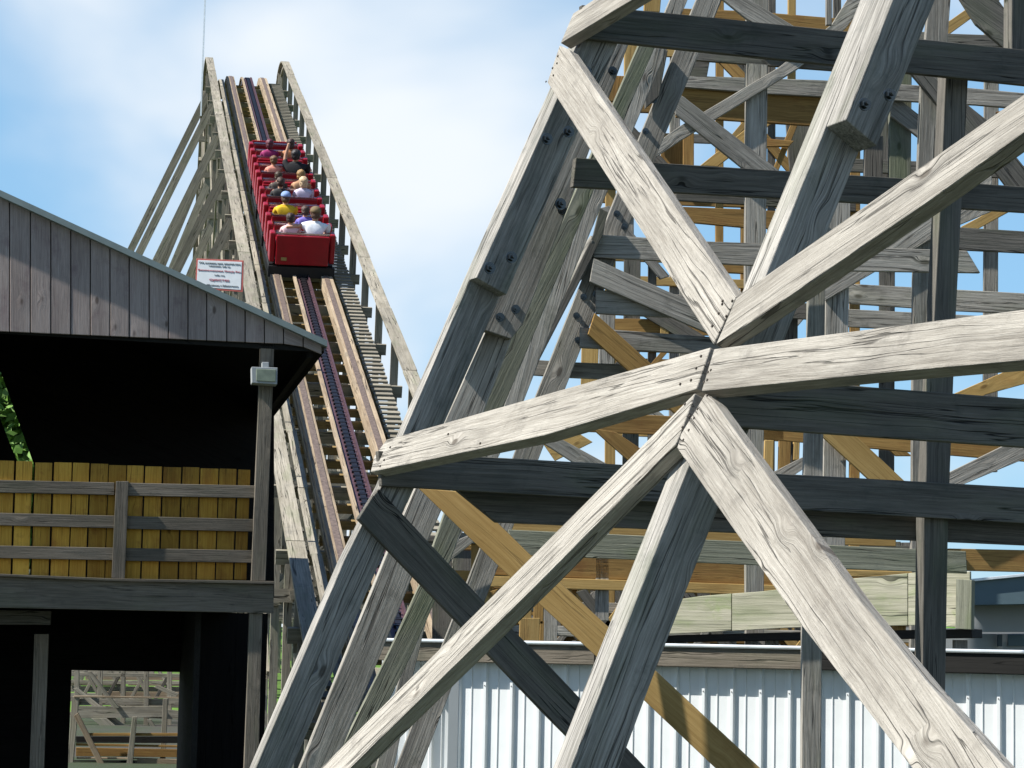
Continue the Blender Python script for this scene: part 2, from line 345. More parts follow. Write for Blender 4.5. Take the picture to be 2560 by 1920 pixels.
# hub post: main ply and bolted upper ply
pbeam('batter_post', [(2200, -25), (2062, 319), (1721, 1165), (1511, 1700), (1425, 1920), (1548, 1920), (1630, 1700), (1793, 1277), (2147, 381), (2307, -25)], B2, TH, PSTW, FT, 0, ground=True)
pbeam('post_splice', [(2309, -200), (2114, 299), (2192, 365), (2418, -200)], B2, TH, PSTW, FT, TH + .002, label='upper splice timber bolted onto the central post')
# outer post
pbeam('batter_post', [(1488, 0), (1172, 702), (1007, 1086), (954, 1213), (860, 1400), (638, 1920), (730, 1920), (952, 1400), (1105, 1071), (1250, 742), (1578, 0)], B1, TH1, PSTW, FT, 0, ground=True)
pbeam('post_splice', [(1590, -200), (1392, 246), (1279, 500), (1190, 694), (1266, 737), (1442, 336), (1544, 109), (1684, -200)], B1, TH1, PSTW, FT, TH1 + .002, label='upper splice timber with bolts and a round dark knot')
# diagonals on the outer face
OT = 0.062
dg = [
 [(1399, 113), (1421, 123), (1840, 741), (1783, 860), (1368, 206)],
 [(1842, 740), (2560, 235), (2700, 137), (2700, 229), (2560, 330), (2324, 500), (1901, 789), (1790, 860)],
 [(1785, 872), (2560, 773), (2700, 753), (2700, 884), (2560, 900), (2194, 933), (1753, 978)],
 [(1776, 868), (1740, 972), (1651, 1000), (1360, 1088), (926, 1180), (936, 1140), (966, 1099)],
 [(1737, 982), (1700, 1085), (1688, 1111), (1360, 1443), (875, 1920), (640, 2150), (570, 2150), (802, 1920)],
 [(1763, 984), (1782, 1000), (1854, 1100), (2148, 1500), (2313, 1700), (2514, 1920), (2700, 2130), (2480, 2160), (2279, 1920), (2000, 1559), (1760, 1219), (1692, 1120), (1702, 1085)],
 [(1433, 33), (1490, -5), (1700, -140), (1770, -120), (1578, 0), (1401, 108)],
]
for i, p in enumerate(dg): pbeam('diagonal_brace', p, BP, OT, BRACE, FT, OT + 0.001 * (i % 3) + .001)
# ledgers etc. on the outer bent:  (poly, off, thickness, material)
LT = 0.04
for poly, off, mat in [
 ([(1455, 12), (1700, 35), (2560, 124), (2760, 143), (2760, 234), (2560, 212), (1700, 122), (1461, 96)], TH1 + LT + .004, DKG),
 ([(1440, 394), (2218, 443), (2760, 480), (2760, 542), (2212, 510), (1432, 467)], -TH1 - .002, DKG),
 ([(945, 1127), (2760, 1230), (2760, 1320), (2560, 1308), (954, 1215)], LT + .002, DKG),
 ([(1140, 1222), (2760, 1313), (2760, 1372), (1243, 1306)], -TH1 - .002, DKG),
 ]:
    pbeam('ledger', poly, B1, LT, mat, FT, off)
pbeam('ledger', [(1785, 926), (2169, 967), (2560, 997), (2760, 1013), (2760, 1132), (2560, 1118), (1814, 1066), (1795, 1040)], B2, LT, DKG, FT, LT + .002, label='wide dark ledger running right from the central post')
pbeam('diagonal_brace', [(948, 1222), (1211, 1505), (1360, 1650), (1655, 1962), (1570, 1992), (1360, 1780), (1153, 1563), (896, 1297), (930, 1243)], B1, LT, DKG, FT, LT + .003, label='dark brace crossing below the outer post')
pbeam('diagonal_brace', [(1045, 1220), (1165, 1230), (1327, 1389), (1655, 1692), (1899, 1920), (2060, 2070), (1950, 2070), (1788, 1920), (1612, 1753), (1272, 1440)], YP, LT, YEL, FT, 0, label='new yellow timber brace among the grey ones')
# verticals of the outer bent
for poly, ps, off in [
 ([(2367, 130), (2350, 520), (2324, 1000), (2310, 1295), (2306, 1700), (2304, 1920), (2360, 1920), (2364, 1700), (2371, 1295), (2390, 790), (2424, 130)], B1, -.006),
 ([(2530, -80), (2529, 160), (2566, 160), (2568, -80)], B1, -.006)]:
    pbeam('post', poly, ps, .08, DKG, FT, off, ground=(poly[0][1] > 0))
for x, y, pl, off in [(2161, 261, B2, 2 * TH), (2223, 237, B2, 2 * TH), (1421, 329, B1, 2 * TH1), (1367, 347, B1, 2 * TH1), (1278, 643, B1, 2 * TH1), (1224, 670, B1, 2 * TH1),
                 (1401, 510, B1, TH1), (1465, 180, B1, 2 * TH1)]:
    bolt(pl.at(x, y, off), pl.n, FT, 0.018 if pl is B2 else 0.022)
# nail heads at the brace ends
bm = bmesh.new()
for x, y in [(1394, 140), (1392, 158), (1381, 170), (1383, 188), (1365, 204), (1806, 752), (1796, 783), (1780, 815), (1805, 760), (1830, 752), (1815, 790), (1768, 950), (1770, 930), (1772, 908), (1752, 890), (1740, 920), (1727, 950), (1700, 960),
             (1760, 955), (1777, 925), (1768, 988), (1724, 1040), (1706, 1068), (1712, 1010), (1744, 1022), (1735, 1045), (1722, 1075), (1708, 1100), (960, 1150), (975, 1118), (950, 1165), (1200, 1108), (1120, 1085)]:
    pn = BP.at(x, y, OT + .004); q = nb.to_track_quat('Z', 'Y').to_matrix().to_4x4()
    bmesh.ops.create_cone(bm, cap_ends=True, segments=8, radius1=0.0055, radius2=0.005, depth=0.004, matrix=Matrix.Translation(pn) @ q)
o = from_bm('nail_head', bm, KNOTM, FT); o['kind'] = 'stuff'

# ================================================================== REAR TRESTLES (curving away behind)
BT = empty('rear_trestle', (1.5, R1.p.y, 0), 'tangled grey and yellow timber trestle curving away behind the foreground braces', 'trestle')
def rear(name, poly, plane, mat, t=0.05, off=0.0, ground=False, label=None):
    return pbeam(name, poly, plane, t, mat, BT, off, ground=ground, label=label)
# batter posts, receding
rear('batter_post', [(1590, 60), (1480, 60), (1290, 500), (1120, 885), (1211, 825), (1278, 847), (1307, 811), (1435, 480)], PBp, GREY, .08, .082)
rear('batter_post', [(1300, 640), (1213, 833), (1105, 1071), (968, 1383), (750, 1920), (835, 1920), (1030, 1445), (1203, 1046), (1278, 852), (1370, 640)], PBp, GREY, .08, 0, True)
rear('batter_post', [(1620, 60), (1429, 500), (1205, 1010), (1050, 1462), (976, 1624), (857, 1863), (830, 1920), (890, 1920), (1035, 1624), (1105, 1462), (1262, 1010), (1474, 500), (1662, 60)], PCp, GREEN, .08, 0, True)
rear('batter_post', [(1700, -60), (1467, 500), (1351, 782), (1253, 1032), (1062, 1470), (998, 1700), (940, 1920), (985, 1920), (1030, 1700), (1082, 1487), (1295, 1040), (1430, 690), (1510, 500), (1744, -60)], PYp, GREY, .08, 0, True)
rear('batter_post', [(1765, -60), (1591, 362), (1449, 717), (1331, 1012), (1200, 1372), (1106, 1613), (990, 1920), (1052, 1920), (1170, 1613), (1262, 1372), (1412, 974), (1499, 753), (1652, 362), (1830, -60)], PXp, GREY, .08, 0, True)
for x, y, pl in [(1531, 177, PBp), (1250, 793, PBp), (1289, 773, PBp), (1405, 525, PBp)]: bolt(pl.at(x, y, .082), pl.n, BT, .018)
for x, y in [(1542, 534), (1561, 567), (1459, 742), (1441, 789), (1490, 735), (1445, 850), (1634, 250), (1614, 328)]: bolt(PXp.at(x, y), PXp.n, BT, .016)
# narrow lit braces of the second hub, on its own outer face
XP = Plane(PXp.at(1481, 587), Vector((-0.86, -0.42, 0.30)))
rear('diagonal_brace', [(1476, 588), (1352, 758), (1354, 767), (1440, 690), (1480, 600)], XP, GREY, .05, .03)
rear('diagonal_brace', [(1356, 785), (1262, 882), (1262, 893), (1350, 815)], XP, GREY, .05, .03)
rear('diagonal_brace', [(1500, 520), (1484, 585), (1330, 905), (1283, 1010), (1300, 1010), (1346, 905), (1462, 680), (1506, 590), (1520, 530)], PXp, DKG, .05, .09)
rear('diagonal_brace', [(1608, 140), (1670, 125), (1648, 240), (1614, 270)], PXp, DKG, .05, .06)
# ledgers / braces of second hub bent
rear('ledger', [(1490, 586), (1760, 603), (1894, 608), (2418, 627), (2451, 682), (2122, 677), (1894, 664), (1484, 643)], PXp, GREY, .04, .045)
rear('diagonal_brace', [(1484, 645), (1700, 742), (1800, 800), (1800, 846), (1474, 704)], PXp, GREY, .04, .088)
rear('ledger', [(1490, 724), (1960, 752), (1960, 808), (1490, 784)], PXp, GREY, .04, .044)
rear('ledger', [(1450, 818), (1760, 841), (2010, 858), (2010, 902), (1760, 885), (1450, 869)], PXp, GREY, .04, .046)
rear('ledger', [(1275, 895), (1425, 905), (1700, 916), (1700, 957), (1425, 944), (1275, 934)], PXp, GREY, .04, -.09)
rear('diagonal_brace', [(1487, 782), (1640, 920), (1760, 1025), (1700, 1045), (1579, 934), (1470, 835)], PXp, AMB, .04, .086)
rear('ledger', [(1270, 1324), (1600, 1339), (1760, 1349), (2415, 1378), (2418, 1434), (2111, 1422), (1760, 1407), (1327, 1388), (1285, 1372)], PXp, GREEN, .04, .047)
# right hand region: posts
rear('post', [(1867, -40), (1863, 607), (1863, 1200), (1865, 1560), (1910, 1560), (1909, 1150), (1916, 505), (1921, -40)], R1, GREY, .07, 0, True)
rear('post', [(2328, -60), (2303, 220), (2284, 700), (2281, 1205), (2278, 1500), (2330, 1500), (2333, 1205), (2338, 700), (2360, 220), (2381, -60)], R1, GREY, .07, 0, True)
rear('post', [(2225, 150), (2223, 600), (2276, 600), (2280, 150)], R2, GREEN, .07, 0)
rear('post', [(2163, 340), (2160, 500), (2206, 500), (2208, 340)], R2, DKG, .07, .01)
rear('post', [(2022, 640), (2020, 843), (2010, 1190), (2007, 1556), (2005, 1920), (2053, 1920), (2055, 1556), (2057, 1190), (2062, 843), (2064, 640)], R0, GREY, .07, 0, True)
rear('post', [(2068, 500), (2064, 836), (2059, 1194), (2056, 1400), (2112, 1400), (2115, 1194), (2121, 836), (2126, 500)], R1, GREY, .07, .01)
rear('post', [(1489, 1200), (1489, 1552), (1522, 1552), (1524, 1200)], R2, GREY, .06, .05)
rear('post', [(1499, 786), (1497, 990), (1535, 990), (1537, 786)], R2, GREY, .06, .05)
# right region: braces and ledgers
for nm, poly, pl, mat, off in [
 ('diagonal_brace', [(1672, 225), (1710, 242), (1945, 424), (2000, 470), (1900, 455), (1859, 422), (1690, 285)], R1, GREY, .09),
 ('diagonal_brace', [(1620, 372), (1700, 315), (1949, 167), (2080, 60), (2130, -20), (2175, -10), (2115, 70), (1995, 172), (1700, 352), (1640, 392)], R1, GREY, .05),
 ('diagonal_brace', [(1800, -40), (1890, 8), (2020, 86), (1985, 110), (1871, 50), (1760, -40)], R1, GREY, .10),
 ('diagonal_brace', [(2370, -50), (2440, 60), (2509, 119), (2620, 200), (2620, 130), (2540, 60), (2460, -50)], R1, DKG, .09),
 ('diagonal_brace', [(2262, 165), (2330, 190), (2466, 299), (2620, 490), (2620, 600), (2485, 424), (2357, 277)], R1, DKG, .05),
 ('diagonal_brace', [(2230, 232), (2279, 272), (2353, 330), (2400, 372), (2400, 426), (2345, 381), (2271, 323), (2228, 290)], R2, GREY, .05),
 ('diagonal_brace', [(2330, 78), (2378, 49), (2439, 6), (2500, -40), (2530, -20), (2439, 37), (2380, 80), (2330, 112)], R2, YEL, .05),
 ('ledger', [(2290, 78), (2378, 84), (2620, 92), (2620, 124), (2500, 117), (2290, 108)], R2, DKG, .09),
 ('ledger', [(1690, 188), (2050, 200), (2427, 220), (2620, 238), (2620, 278), (2443, 262), (1921, 234), (1690, 216)], R2, GREY, .10),
 ('ledger', [(1690, 212), (2060, 240), (2060, 316), (1690, 292)], R2, AMB, .05),
 ('ledger', [(1690, 20), (1880, 28), (2170, 52), (2170, 92), (1880, 74), (1690, 62)], R2, AMB, .05),
 ('diagonal_brace', [(1750, 414), (1855, 330), (1930, 268), (1960, 280), (1880, 350), (1793, 416)], R3, YEL, 0),
 ('post', [(1708, 330), (1708, 420), (1735, 420), (1735, 330)], R3, AMB, 0),
 ('post', [(1985, 290), (1930, 430), (1945, 430), (2004, 290)], R3, AMB, .05),
 ('ledger', [(1915, 346), (1985, 352), (1972, 366), (1915, 366)], R3, AMB, .11),
 ('ledger', [(1690, 484), (1863, 492), (2140, 508), (2140, 528), (1863, 511), (1690, 501)], R2, DKG, .05),
 ('ledger', [(1690, 516), (1863, 523), (2010, 532), (2010, 574), (1863, 569), (1690, 553)], R3, AMB, .05),
 ('post', [(2090, 505), (2088, 600), (2122, 600), (2122, 505)], R3, GREY, .05),
 ('ledger', [(2370, 566), (2560, 578), (2700, 586), (2700, 642), (2560, 632), (2370, 623)], R1, DKG, .05),
 ('ledger', [(2100, 708), (2560, 733), (2700, 741), (2700, 791), (2393, 777), (2129, 759), (2075, 738)], R2, GREY, .05),
 ('ledger', [(2090, 771), (2560, 795), (2700, 803), (2700, 848), (2560, 840), (2090, 815)], R2, GREY, .051),
 ('diagonal_brace', [(2050, 716), (2346, 522), (2480, 434), (2480, 528), (2404, 560), (2346, 588), (2064, 751)], R1, GREY, .046),
 ('diagonal_brace', [(2404, 566), (2520, 505), (2540, 520), (2412, 590)], R3, YEL, 0),
 ('diagonal_brace', [(2360, 995), (2560, 908), (2700, 846), (2700, 902), (2560, 960), (2465, 986), (2420, 1010)], R3, YEL, 0),
 ('diagonal_brace', [(2050, 1085), (2130, 1080), (2275, 1215), (2185, 1210)], R1, YEL, .09),
 ('ledger', [(1850, 1052), (2700, 1120), (2700, 1165), (2300, 1132), (1850, 1092)], R2, AMB, .05),
 ('diagonal_brace', [(1880, 1215), (1937, 1178), (2006, 1143), (2020, 1165), (1930, 1225)], R2, GREY, .09),
 ('diagonal_brace', [(2330, 1202), (2505, 1116), (2620, 1062), (2620, 1122), (2560, 1148), (2404, 1213), (2340, 1245)], R1, GREY, .05),
 ('ledger', [(2371, 1371), (2700, 1378), (2700, 1433), (2371, 1426)], R1, AMB, -.05),
 ('ledger', [(1220, 1384), (1926, 1409), (2200, 1420), (2200, 1474), (1926, 1463), (1220, 1436)], R2, AMB, .05),
 ('ledger', [(1220, 1440), (1980, 1464), (2300, 1478), (2300, 1500), (1980, 1490), (1220, 1466)], R2, YEL, .09),
 ('ledger', [(2105, 1424), (2300, 1430), (2300, 1445), (2105, 1441)], R1, YEL, .0),
 ('ledger', [(1352, 1100), (1450, 1085), (1482, 1105), (1388, 1152)], R2, YEL, .05),
 ('diagonal_brace', [(1340, 1062), (1381, 1085), (1515, 1158), (1530, 1185), (1470, 1180), (1330, 1090)], R1, GREY, .05),
 ('diagonal_brace', [(1480, 1070), (1540, 1080), (1630, 1140), (1570, 1150)], R1, AMB, .05),
 ('diagonal_brace', [(1099, 1369), (1171, 1338), (1186, 1354), (1124, 1403)], PXp, GREY, .09),
 ('diagonal_brace', [(2040, 130), (2075, 120), (2180, 235), (2150, 255)], R2, DKG, .1),
 ('ledger', [(1440, 1030), (1960, 1052), (1960, 1100), (1440, 1078)], R2, AMB, .05),
 ('post', [(1560, 640), (1556, 1180), (1596, 1180), (1602, 640)], R3, DKG, -.1),
 ('post', [(1700, 560), (1697, 1180), (1733, 1180), (1738, 560)], R3, GREY, -.1),
 ('post', [(1955, 480), (1952, 1180), (1992, 1180), (1997, 480)], R3, DKG, -.1),
 ('post', [(2200, -40), (2198, 1180), (2236, 1180), (2240, -40)], R3, DKG, -.3),
 ('post', [(2462, -40), (2458, 1180), (2494, 1180), (2498, -40)], R3, GREY, -.3),
 ('diagonal_brace', [(1500, 960), (1540, 940), (1760, 1120), (1730, 1145)], R3, GREY, .1),
 ('diagonal_brace', [(1560, 760), (1590, 735), (1860, 900), (1840, 930)], R3, DKG, .1),
 ('diagonal_brace', [(2100, 1010), (2140, 1020), (2280, 1140), (2240, 1140)], R3, AMB, .1),
 ('diagonal_brace', [(2490, 280), (2530, 270), (2700, 420), (2680, 450)], R3, AMB, .1),
 ('ledger', [(1690, 640), (1990, 655), (1990, 690), (1690, 676)], R3, AMB, .05),
 ('ledger', [(1740, 745), (2070, 760), (2070, 800), (1740, 786)], R3, DKG, .05),
 ('ledger', [(2100, 395), (2700, 420), (2700, 452), (2100, 428)], R3, DKG, -.1),
 ('diagonal_brace', [(1705, 60), (1735, 50), (1870, 190), (1845, 205)], R3, AMB, .1),
 ('diagonal_brace', [(1540, 320), (1570, 300), (1680, 420), (1655, 440)], R3, DKG, .1),
 ('ledger', [(1735, 130), (2085, 158), (2085, 176), (1735, 150)], R1, DKG, .0),
 ('post', [(1718, 150), (1712, 205), (1765, 205), (1775, 150)], R3, DKG, .05),
 ('post', [(1655, 335), (1650, 425), (1708, 425), (1708, 335)], R3, AMB, -.1),
 ('post', [(1965, 310), (1975, 430), (2060, 430), (2060, 310)], R3, DKG, -.3),
 ('post', [(2066, -30), (2066, 62), (2080, 62), (2080, -30)], R1, GREY, .15),
 ('post', [(1563, 105), (1560, 210), (1598, 210), (1602, 105)], R2, YEL, .05),
 ('ledger', [(1515, 188), (1570, 190), (1560, 256), (1500, 250)], R2, AMB, .0),
 ('post', [(1612, -30), (1610, 28), (1650, 30), (1655, -30)], R1, YEL, .05),
 ('ledger', [(1240, 1300), (2240, 1330), (2240, 1366), (1240, 1336)], R3, YEL, .0),
 ('post', [(1454, 860), (1450, 1060), (1492, 1060), (1497, 860)], R3, YEL, .05),
 ('post', [(1651, 788), (1651, 842), (1672, 842), (1674, 788)], R3, YEL, .09),
 ('ledger', [(1530, 796), (1860, 800), (1860, 838), (1530, 838)], R3, AMB, .02),
 ('diagonal_brace', [(1600, 1120), (1700, 1050), (1720, 1065), (1630, 1140)], R2, GREY, .05),
 ('diagonal_brace', [(1570, 190), (1585, 170), (1640, 240), (1620, 260)], R2, AMB, .0),
 ('post', [(1560, 60), (1560, 260), (1585, 260), (1585, 60)], R3, YEL, .05),
 ]:
    rear(nm, poly, pl, mat, .045, off)
for x0, x1, y0, y1, pl, mat in [(1300, 1350, 1545, 1608, R2, YEL), (1298, 1330, 1494, 1560, R3, YEL), (1335, 1360, 1490, 1560, R3, AMB), (1360, 1395, 1500, 1610, R3, GREY),
                                (1912, 1935, 1100, 1180, R3, YEL), (1948, 1978, 1100, 1175, R3, AMB), (1985, 2000, 1100, 1150, R3, YEL), (1350, 1372, 1552, 1608, R3, AMB)]:
    rear('post', [(x0, y0), (x0 - 2, y1), (x1 - 2, y1), (x1, y0)], pl, mat, .08, .09)

# deep lattice further back (bents of the far leg of the track)
FL = empty('far_lattice_trestle', (2.0, R3.p.y + 4, 0), 'dense yellow and grey timber lattice seen low behind the rear trestle', 'trestle')
rr = random.Random(11)
for k in range(3):
    pl = bent(1900, 900, DB + 10.0 + 1.7 * k, 0)
    for i in range(16):
        x = 1180 + i * 92 + rr.uniform(-16, 16) + k * 30
        top = 1200 + rr.uniform(-30, 60) if x < 1850 else 1395
        w = rr.uniform(22, 34)
        if x > 2290: continue
        pbeam('post', [(x, top), (x - 2, 1700), (x + w - 2, 1700), (x + w, top)], pl, .09, rr.choice([YEL, GREY, GREY, AMB]), FL, 0, ground=True)
    for j, y in enumerate((1330, 1425, 1500, 1560)):
        x0 = 1100 if y < 1450 else 1150
        x1 = 1900 if y < 1380 else 2320
        pbeam('ledger', [(x0, y + k * 9), (x1, y + k * 9 + 22), (x1, y + k * 9 + 48), (x0, y + k * 9 + 26)], pl, .045, rr.choice([YEL, GREY, AMB]), FL, .05)
    for i in range(9):
        x = 1180 + i * 130 + k * 40; s = -1 if (i + k) % 2 else 1
        if x > 2250: continue
        pbeam('diagonal_brace', [(x, 1480), (x + 26, 1472), (x + 26 + s * 110, 1620), (x + s * 110, 1628)], pl, .04, rr.choice([YEL, GREY, DKG]), FL, .10)

DK = empty('shade_backdrop', (2.0, 30, 0), 'added dark board backdrop standing for shade behind the low lattice trestle', 'shed')  # dark boards added to stand for deep shade in the lattice gaps
DK.matrix_basis = Matrix.Translation((2.0, 31, 0))
dpl = bent(1700, 1500, 31, 0)
for i in range(24):
    x = 1080 + i * 51
    pbeam('backdrop_board', [(x, 1352 + (i % 3) * 2), (x, 1900), (x + 50, 1900), (x + 50, 1352 + (i % 3) * 2)], dpl, .04, DKG, DK, .01 * (i % 2))
pbeam('backdrop_trim', [(1060, 1340), (1060, 1354), (2330, 1380), (2330, 1366)], dpl, .3, DKG, DK, .06)

rl2 = random.Random(23)
FB = empty('back_leg_trestle', (2.0, DB + 13, 0), 'thin distant timber lattice of another coaster leg seen through the upper gaps', 'trestle')
for k in range(2):
    pl = bent(1800, 600, DB + 12.5 + 2.2 * k, 1)
    for x in (1500, 1640, 1790, 1930, 2070):
        x += rl2.uniform(-18, 18) + 50 * k; w = rl2.uniform(18, 26)
        pbeam('post', [(x, -80), (x - 3, 1300), (x + w - 3, 1300), (x + w, -80)], pl, .09, rl2.choice([YEL, AMB, GREY, DKG]), FB, 0, ground=True)
    for y in (60, 250, 440, 640, 850, 1010):
        y += rl2.uniform(-20, 20) + 60 * k
        pbeam('ledger', [(1500, y), (2150, y + 22), (2150, y + 44), (1500, y + 22)], pl, .05, rl2.choice([YEL, AMB, DKG]), FB, .055)
    for i in range(7):
        x = 1500 + 90 * i; y = rl2.choice([80, 300, 520, 740]); sg2 = rl2.choice([-1, 1])
        x2 = x + sg2 * 150
        if 1480 < x2 < 2160: pbeam('diagonal_brace', [(x, y), (x + 24, y - 6), (x2 + 24, y + 170), (x2, y + 178)], pl, .045, rl2.choice([YEL, AMB, GREY, DKG]), FB, .105)

# curved side boards of the low track, lit
LC = empty('low_track_side', (1.6, R2.p.y, 0), 'curving pale side boards of the low track turn, green stained, above the metal shed', 'track')
CP = bent(1900, 1500, DB + 5.2, -24)
def lp(xs):  # helper: quad between two x with top/bottom interpolated
    T = [(1600, 1506), (1700, 1498), (1760, 1489), (1937, 1476), (2122, 1447), (2303, 1430), (2430, 1428)]
    Bt = [(1600, 1588), (1700, 1584), (1760, 1581), (1995, 1568), (2122, 1566), (2303, 1563), (2430, 1570)]
    def ip(tb, x):
        for (a, ya), (b, yb) in zip(tb, tb[1:]):
            if a <= x <= b: return ya + (yb - ya) * (x - a) / (b - a)
    a, b = xs; q = [a + (b - a) * k / 6 for k in range(7)]
    return [(x, ip(T, x)) for x in q] + [(x, ip(Bt, x)) for x in reversed(q)]
SB = wood('pale_stained_board', (0.42, 0.395, 0.30), (0.20, 0.20, 0.13), grain=15, stain=(0.20, 0.26, 0.09), stain_amt=0.7, moss=0.3, crack=1.0)
for i, xs in enumerate([(1602, 1828.5), (1830, 2269), (2270.5, 2425)]):
    pbeam('side_board', lp(xs), CP, .04, SB, LC, .002 * i, axis=Vector((math.cos(R(-24)), math.sin(R(-24)), 0)))
pbeam('stringer', [(1600, 1590), (2000, 1580), (2430, 1572), (2430, 1594), (2000, 1600), (1600, 1606)], CP, .3, INK, LC, -.05)
pbeam('end_post', [(2390, 1447), (2388, 1572), (2428, 1574), (2430, 1450)], CP, .09, GREEN, LC, .06)
for x in (1700, 1930, 2180, 2400):
    a = CP.at(x, 1600, -.2); bar('post', (a.x, a.y, -.1), a, .09, .09, GREY, LC)

# ================================================================== WHITE METAL SHED
SH = empty('metal_sided_shed', (1.0, 20, 0), 'low white ribbed metal shed with timber fascia and pale metal cap behind the braces', 'shed')
SP = bent(1900, 1700, DB + 4.4, -22)
SH.matrix_basis = Matrix.Translation(SP.at(1900, 1700) * 1.0 - Vector((0, 0, SP.at(1900, 1700).z)))
a3 = SP.at(1139, 1660); b3 = SP.at(2700, 1660)
du = (b3 - a3); du.z = 0; wall_len = du.length; du.normalize()
z1 = SP.at(1900, 1672).z
pitch = (SP.at(1972, 1700) - SP.at(1900, 1700)).length
nrib = int(wall_len / pitch) + 1
prof = [(0, 0), (0.10, 0.0), (0.14, 0.028), (0.24, 0.028), (0.28, 0), (0.62, 0), (0.635, 0.008), (0.66, 0.008), (0.675, 0), (1, 0)]
rib_me = None
for i in range(nrib):
    if rib_me is None:
        vs = []; fs = []
        for k, (u, d) in enumerate(prof):
            vs += [(u * pitch, -d, 0), (u * pitch, -d, z1 + .02)]
            if k: fs.append((2 * k - 2, 2 * k, 2 * k + 1, 2 * k - 1))
        rib_me = bpy.data.meshes.new('siding_panel'); rib_me.from_pydata(vs, [], fs); rib_me.materials.append(WHITE)
    mw = Matrix((du, Vector((-du.y, du.x, 0)), Vector((0, 0, 1)))).transposed().to_4x4(); mw.translation = Vector((a3.x, a3.y, 0)) + du * (i * pitch) + SP.n * .003
    link('siding_panel', rib_me, SH, mw)
# screws
bm = bmesh.new()
for i in range(nrib):
    pz = Vector((a3.x, a3.y, z1 - .16)) + du * (i + .19) * pitch + SP.n * .034
    bmesh.ops.create_cone(bm, cap_ends=True, segments=6, radius1=.004, radius2=.003, depth=.004, matrix=Matrix.Translation(pz) @ SP.n.to_track_quat('Z', 'Y').to_matrix().to_4x4())
o = from_bm('siding_screw', bm, KNOTM, SH); o['kind'] = 'stuff'
side = Vector((-du.y, du.x, 0))
bar('wall_core', Vector((a3.x, a3.y, z1 / 2)) + side * .35, Vector((b3.x, b3.y, z1 / 2)) + side * .35, .6, z1, WHITE, SH)
# left return wall and corner trim
bar('corner_trim', Vector((a3.x, a3.y, 0)) + SP.n * .02, Vector((a3.x, a3.y, z1)) + SP.n * .02, .07, .06, GREYP, SH)
SPl = bent(1000, 1700, SP.at(1139, 1700).y + .6, -4)
aL = SPl.at(955, 1660); bL = SPl.at(1145, 1660); dL = (bL - aL); dL.z = 0; nL = int(dL.length / .17) + 1; dL.normalize()
for i in range(nL):
    mw = Matrix((dL, Vector((-dL.y, dL.x, 0)), Vector((0, 0, 1)))).transposed().to_4x4() @ Matrix.Diagonal((.17 / pitch, 1, 1, 1)); mw.translation = Vector((aL.x, aL.y, 0)) + dL * (i * .17)
    link('siding_panel', rib_me, SH, mw)
# fascia (three boards) and cap
zt = SP.at(1900, 1622).z
fa = [(940, 1490), (1492, 2040), (2043, 2720)]
for k, (xa, xb) in enumerate(fa):
    off = .085 + .003 * k
    pa = SP.at(xa, 1640, off); pb = SP.at(xb, 1640, off)
    bar('fascia_board', (pa.x, pa.y, (z1 + zt) / 2), (pb.x, pb.y, (z1 + zt) / 2), .05, zt - z1, STW if k < 2 else INK, SH, real=True)
pa = SP.at(930, 1640, .10); pb = SP.at(2730, 1640, .10)
bar('metal_cap', (pa.x, pa.y, zt + .013), (pb.x, pb.y, zt + .013), .07, .022, CAPM, SH, real=True)
bar('roof_sheet', Vector((pa.x, pa.y, zt - .01)) + side * .4, Vector((pb.x, pb.y, zt - .01)) + side * .4, .6, .03, ROOFM, SH)

# blue-grey building behind right
TB = empty('blue_grey_building', (5.6, 27, 0), 'blue-grey and grey panelled building end at the right behind the trestle', 'building')
TP = bent(2500, 1500, 26.5, -2)
def tpan(nm, poly, mat, off, t): return pbeam(nm, poly, TP, t, mat, TB, off)
tpan('wall_panel', [(2428, 1512), (2760, 1508), (2760, 1580), (2428, 1580)], GREYP, 0, .1)
tpan('upper_panel', [(2428, 1452), (2560, 1438), (2760, 1420), (2760, 1507), (2428, 1513)], TEAL, .4, .5)
tpan('metal_edge', [(2420, 1448), (2560, 1434), (2760, 1416), (2760, 1423), (2560, 1441), (2420, 1455)], CAPM, .44, .5)
tpan('lower_wall', [(2360, 1585), (2760, 1583), (2760, 1900), (2360, 1900)], GREYP, -.3, .2)
tpan('window', [(2520, 1586), (2760, 1586), (2760, 1615), (2520, 1615)], TEAL, -.27, .04)
tpan('pipe', [(2495, 1586), (2495, 1616), (2506, 1616), (2506, 1586)], TXTK, -.2, .08)
a = TP.at(2600, 1500); bar('core', (a.x, a.y + 1.5, 0), (a.x, a.y + 1.5, 2.0), 3.0, 1.6, GREYP, TB)

# ================================================================== LIFT HILL
A0 = P(853, 1070, 44); A1 = P(615, 195, 87)
slope_dir = (A1 - A0); grade = slope_dir.z / slope_dir.y; lat = slope_dir.x / slope_dir.y
hd = Vector((lat, 1, 0)).normalized(); side_r = Vector((hd.y, -hd.x, 0))        # horizontal heading, right-hand side
g_h = slope_dir.z / math.hypot(slope_dir.x, slope_dir.y)                        # rise per horizontal metre
ang = math.atan(g_h)
pts = []
H_END = (A1 - A0); H_END.z = 0; Lh = H_END.length - 0.8
s0 = -13.0
def path_xy(s): return Vector((A0.x, A0.y, 0)) + hd * s
prof_pts = []
s = s0
while s < Lh: prof_pts.append((s, A0.z + g_h * s)); s += 0.8
Rc = 5.0; sx, sz = Lh, A0.z + g_h * Lh
cx, cz = sx + Rc * math.sin(ang), sz - Rc * math.cos(ang)
a_ = ang
while a_ > -R(48):
    prof_pts.append((cx - Rc * math.sin(a_), cz + Rc * math.cos(a_))); a_ -= R(4)
for k in range(1, 18): prof_pts.append((prof_pts[-1][0] + 0.8 * math.cos(R(48)), prof_pts[-1][1] - 0.8 * math.sin(R(48))))
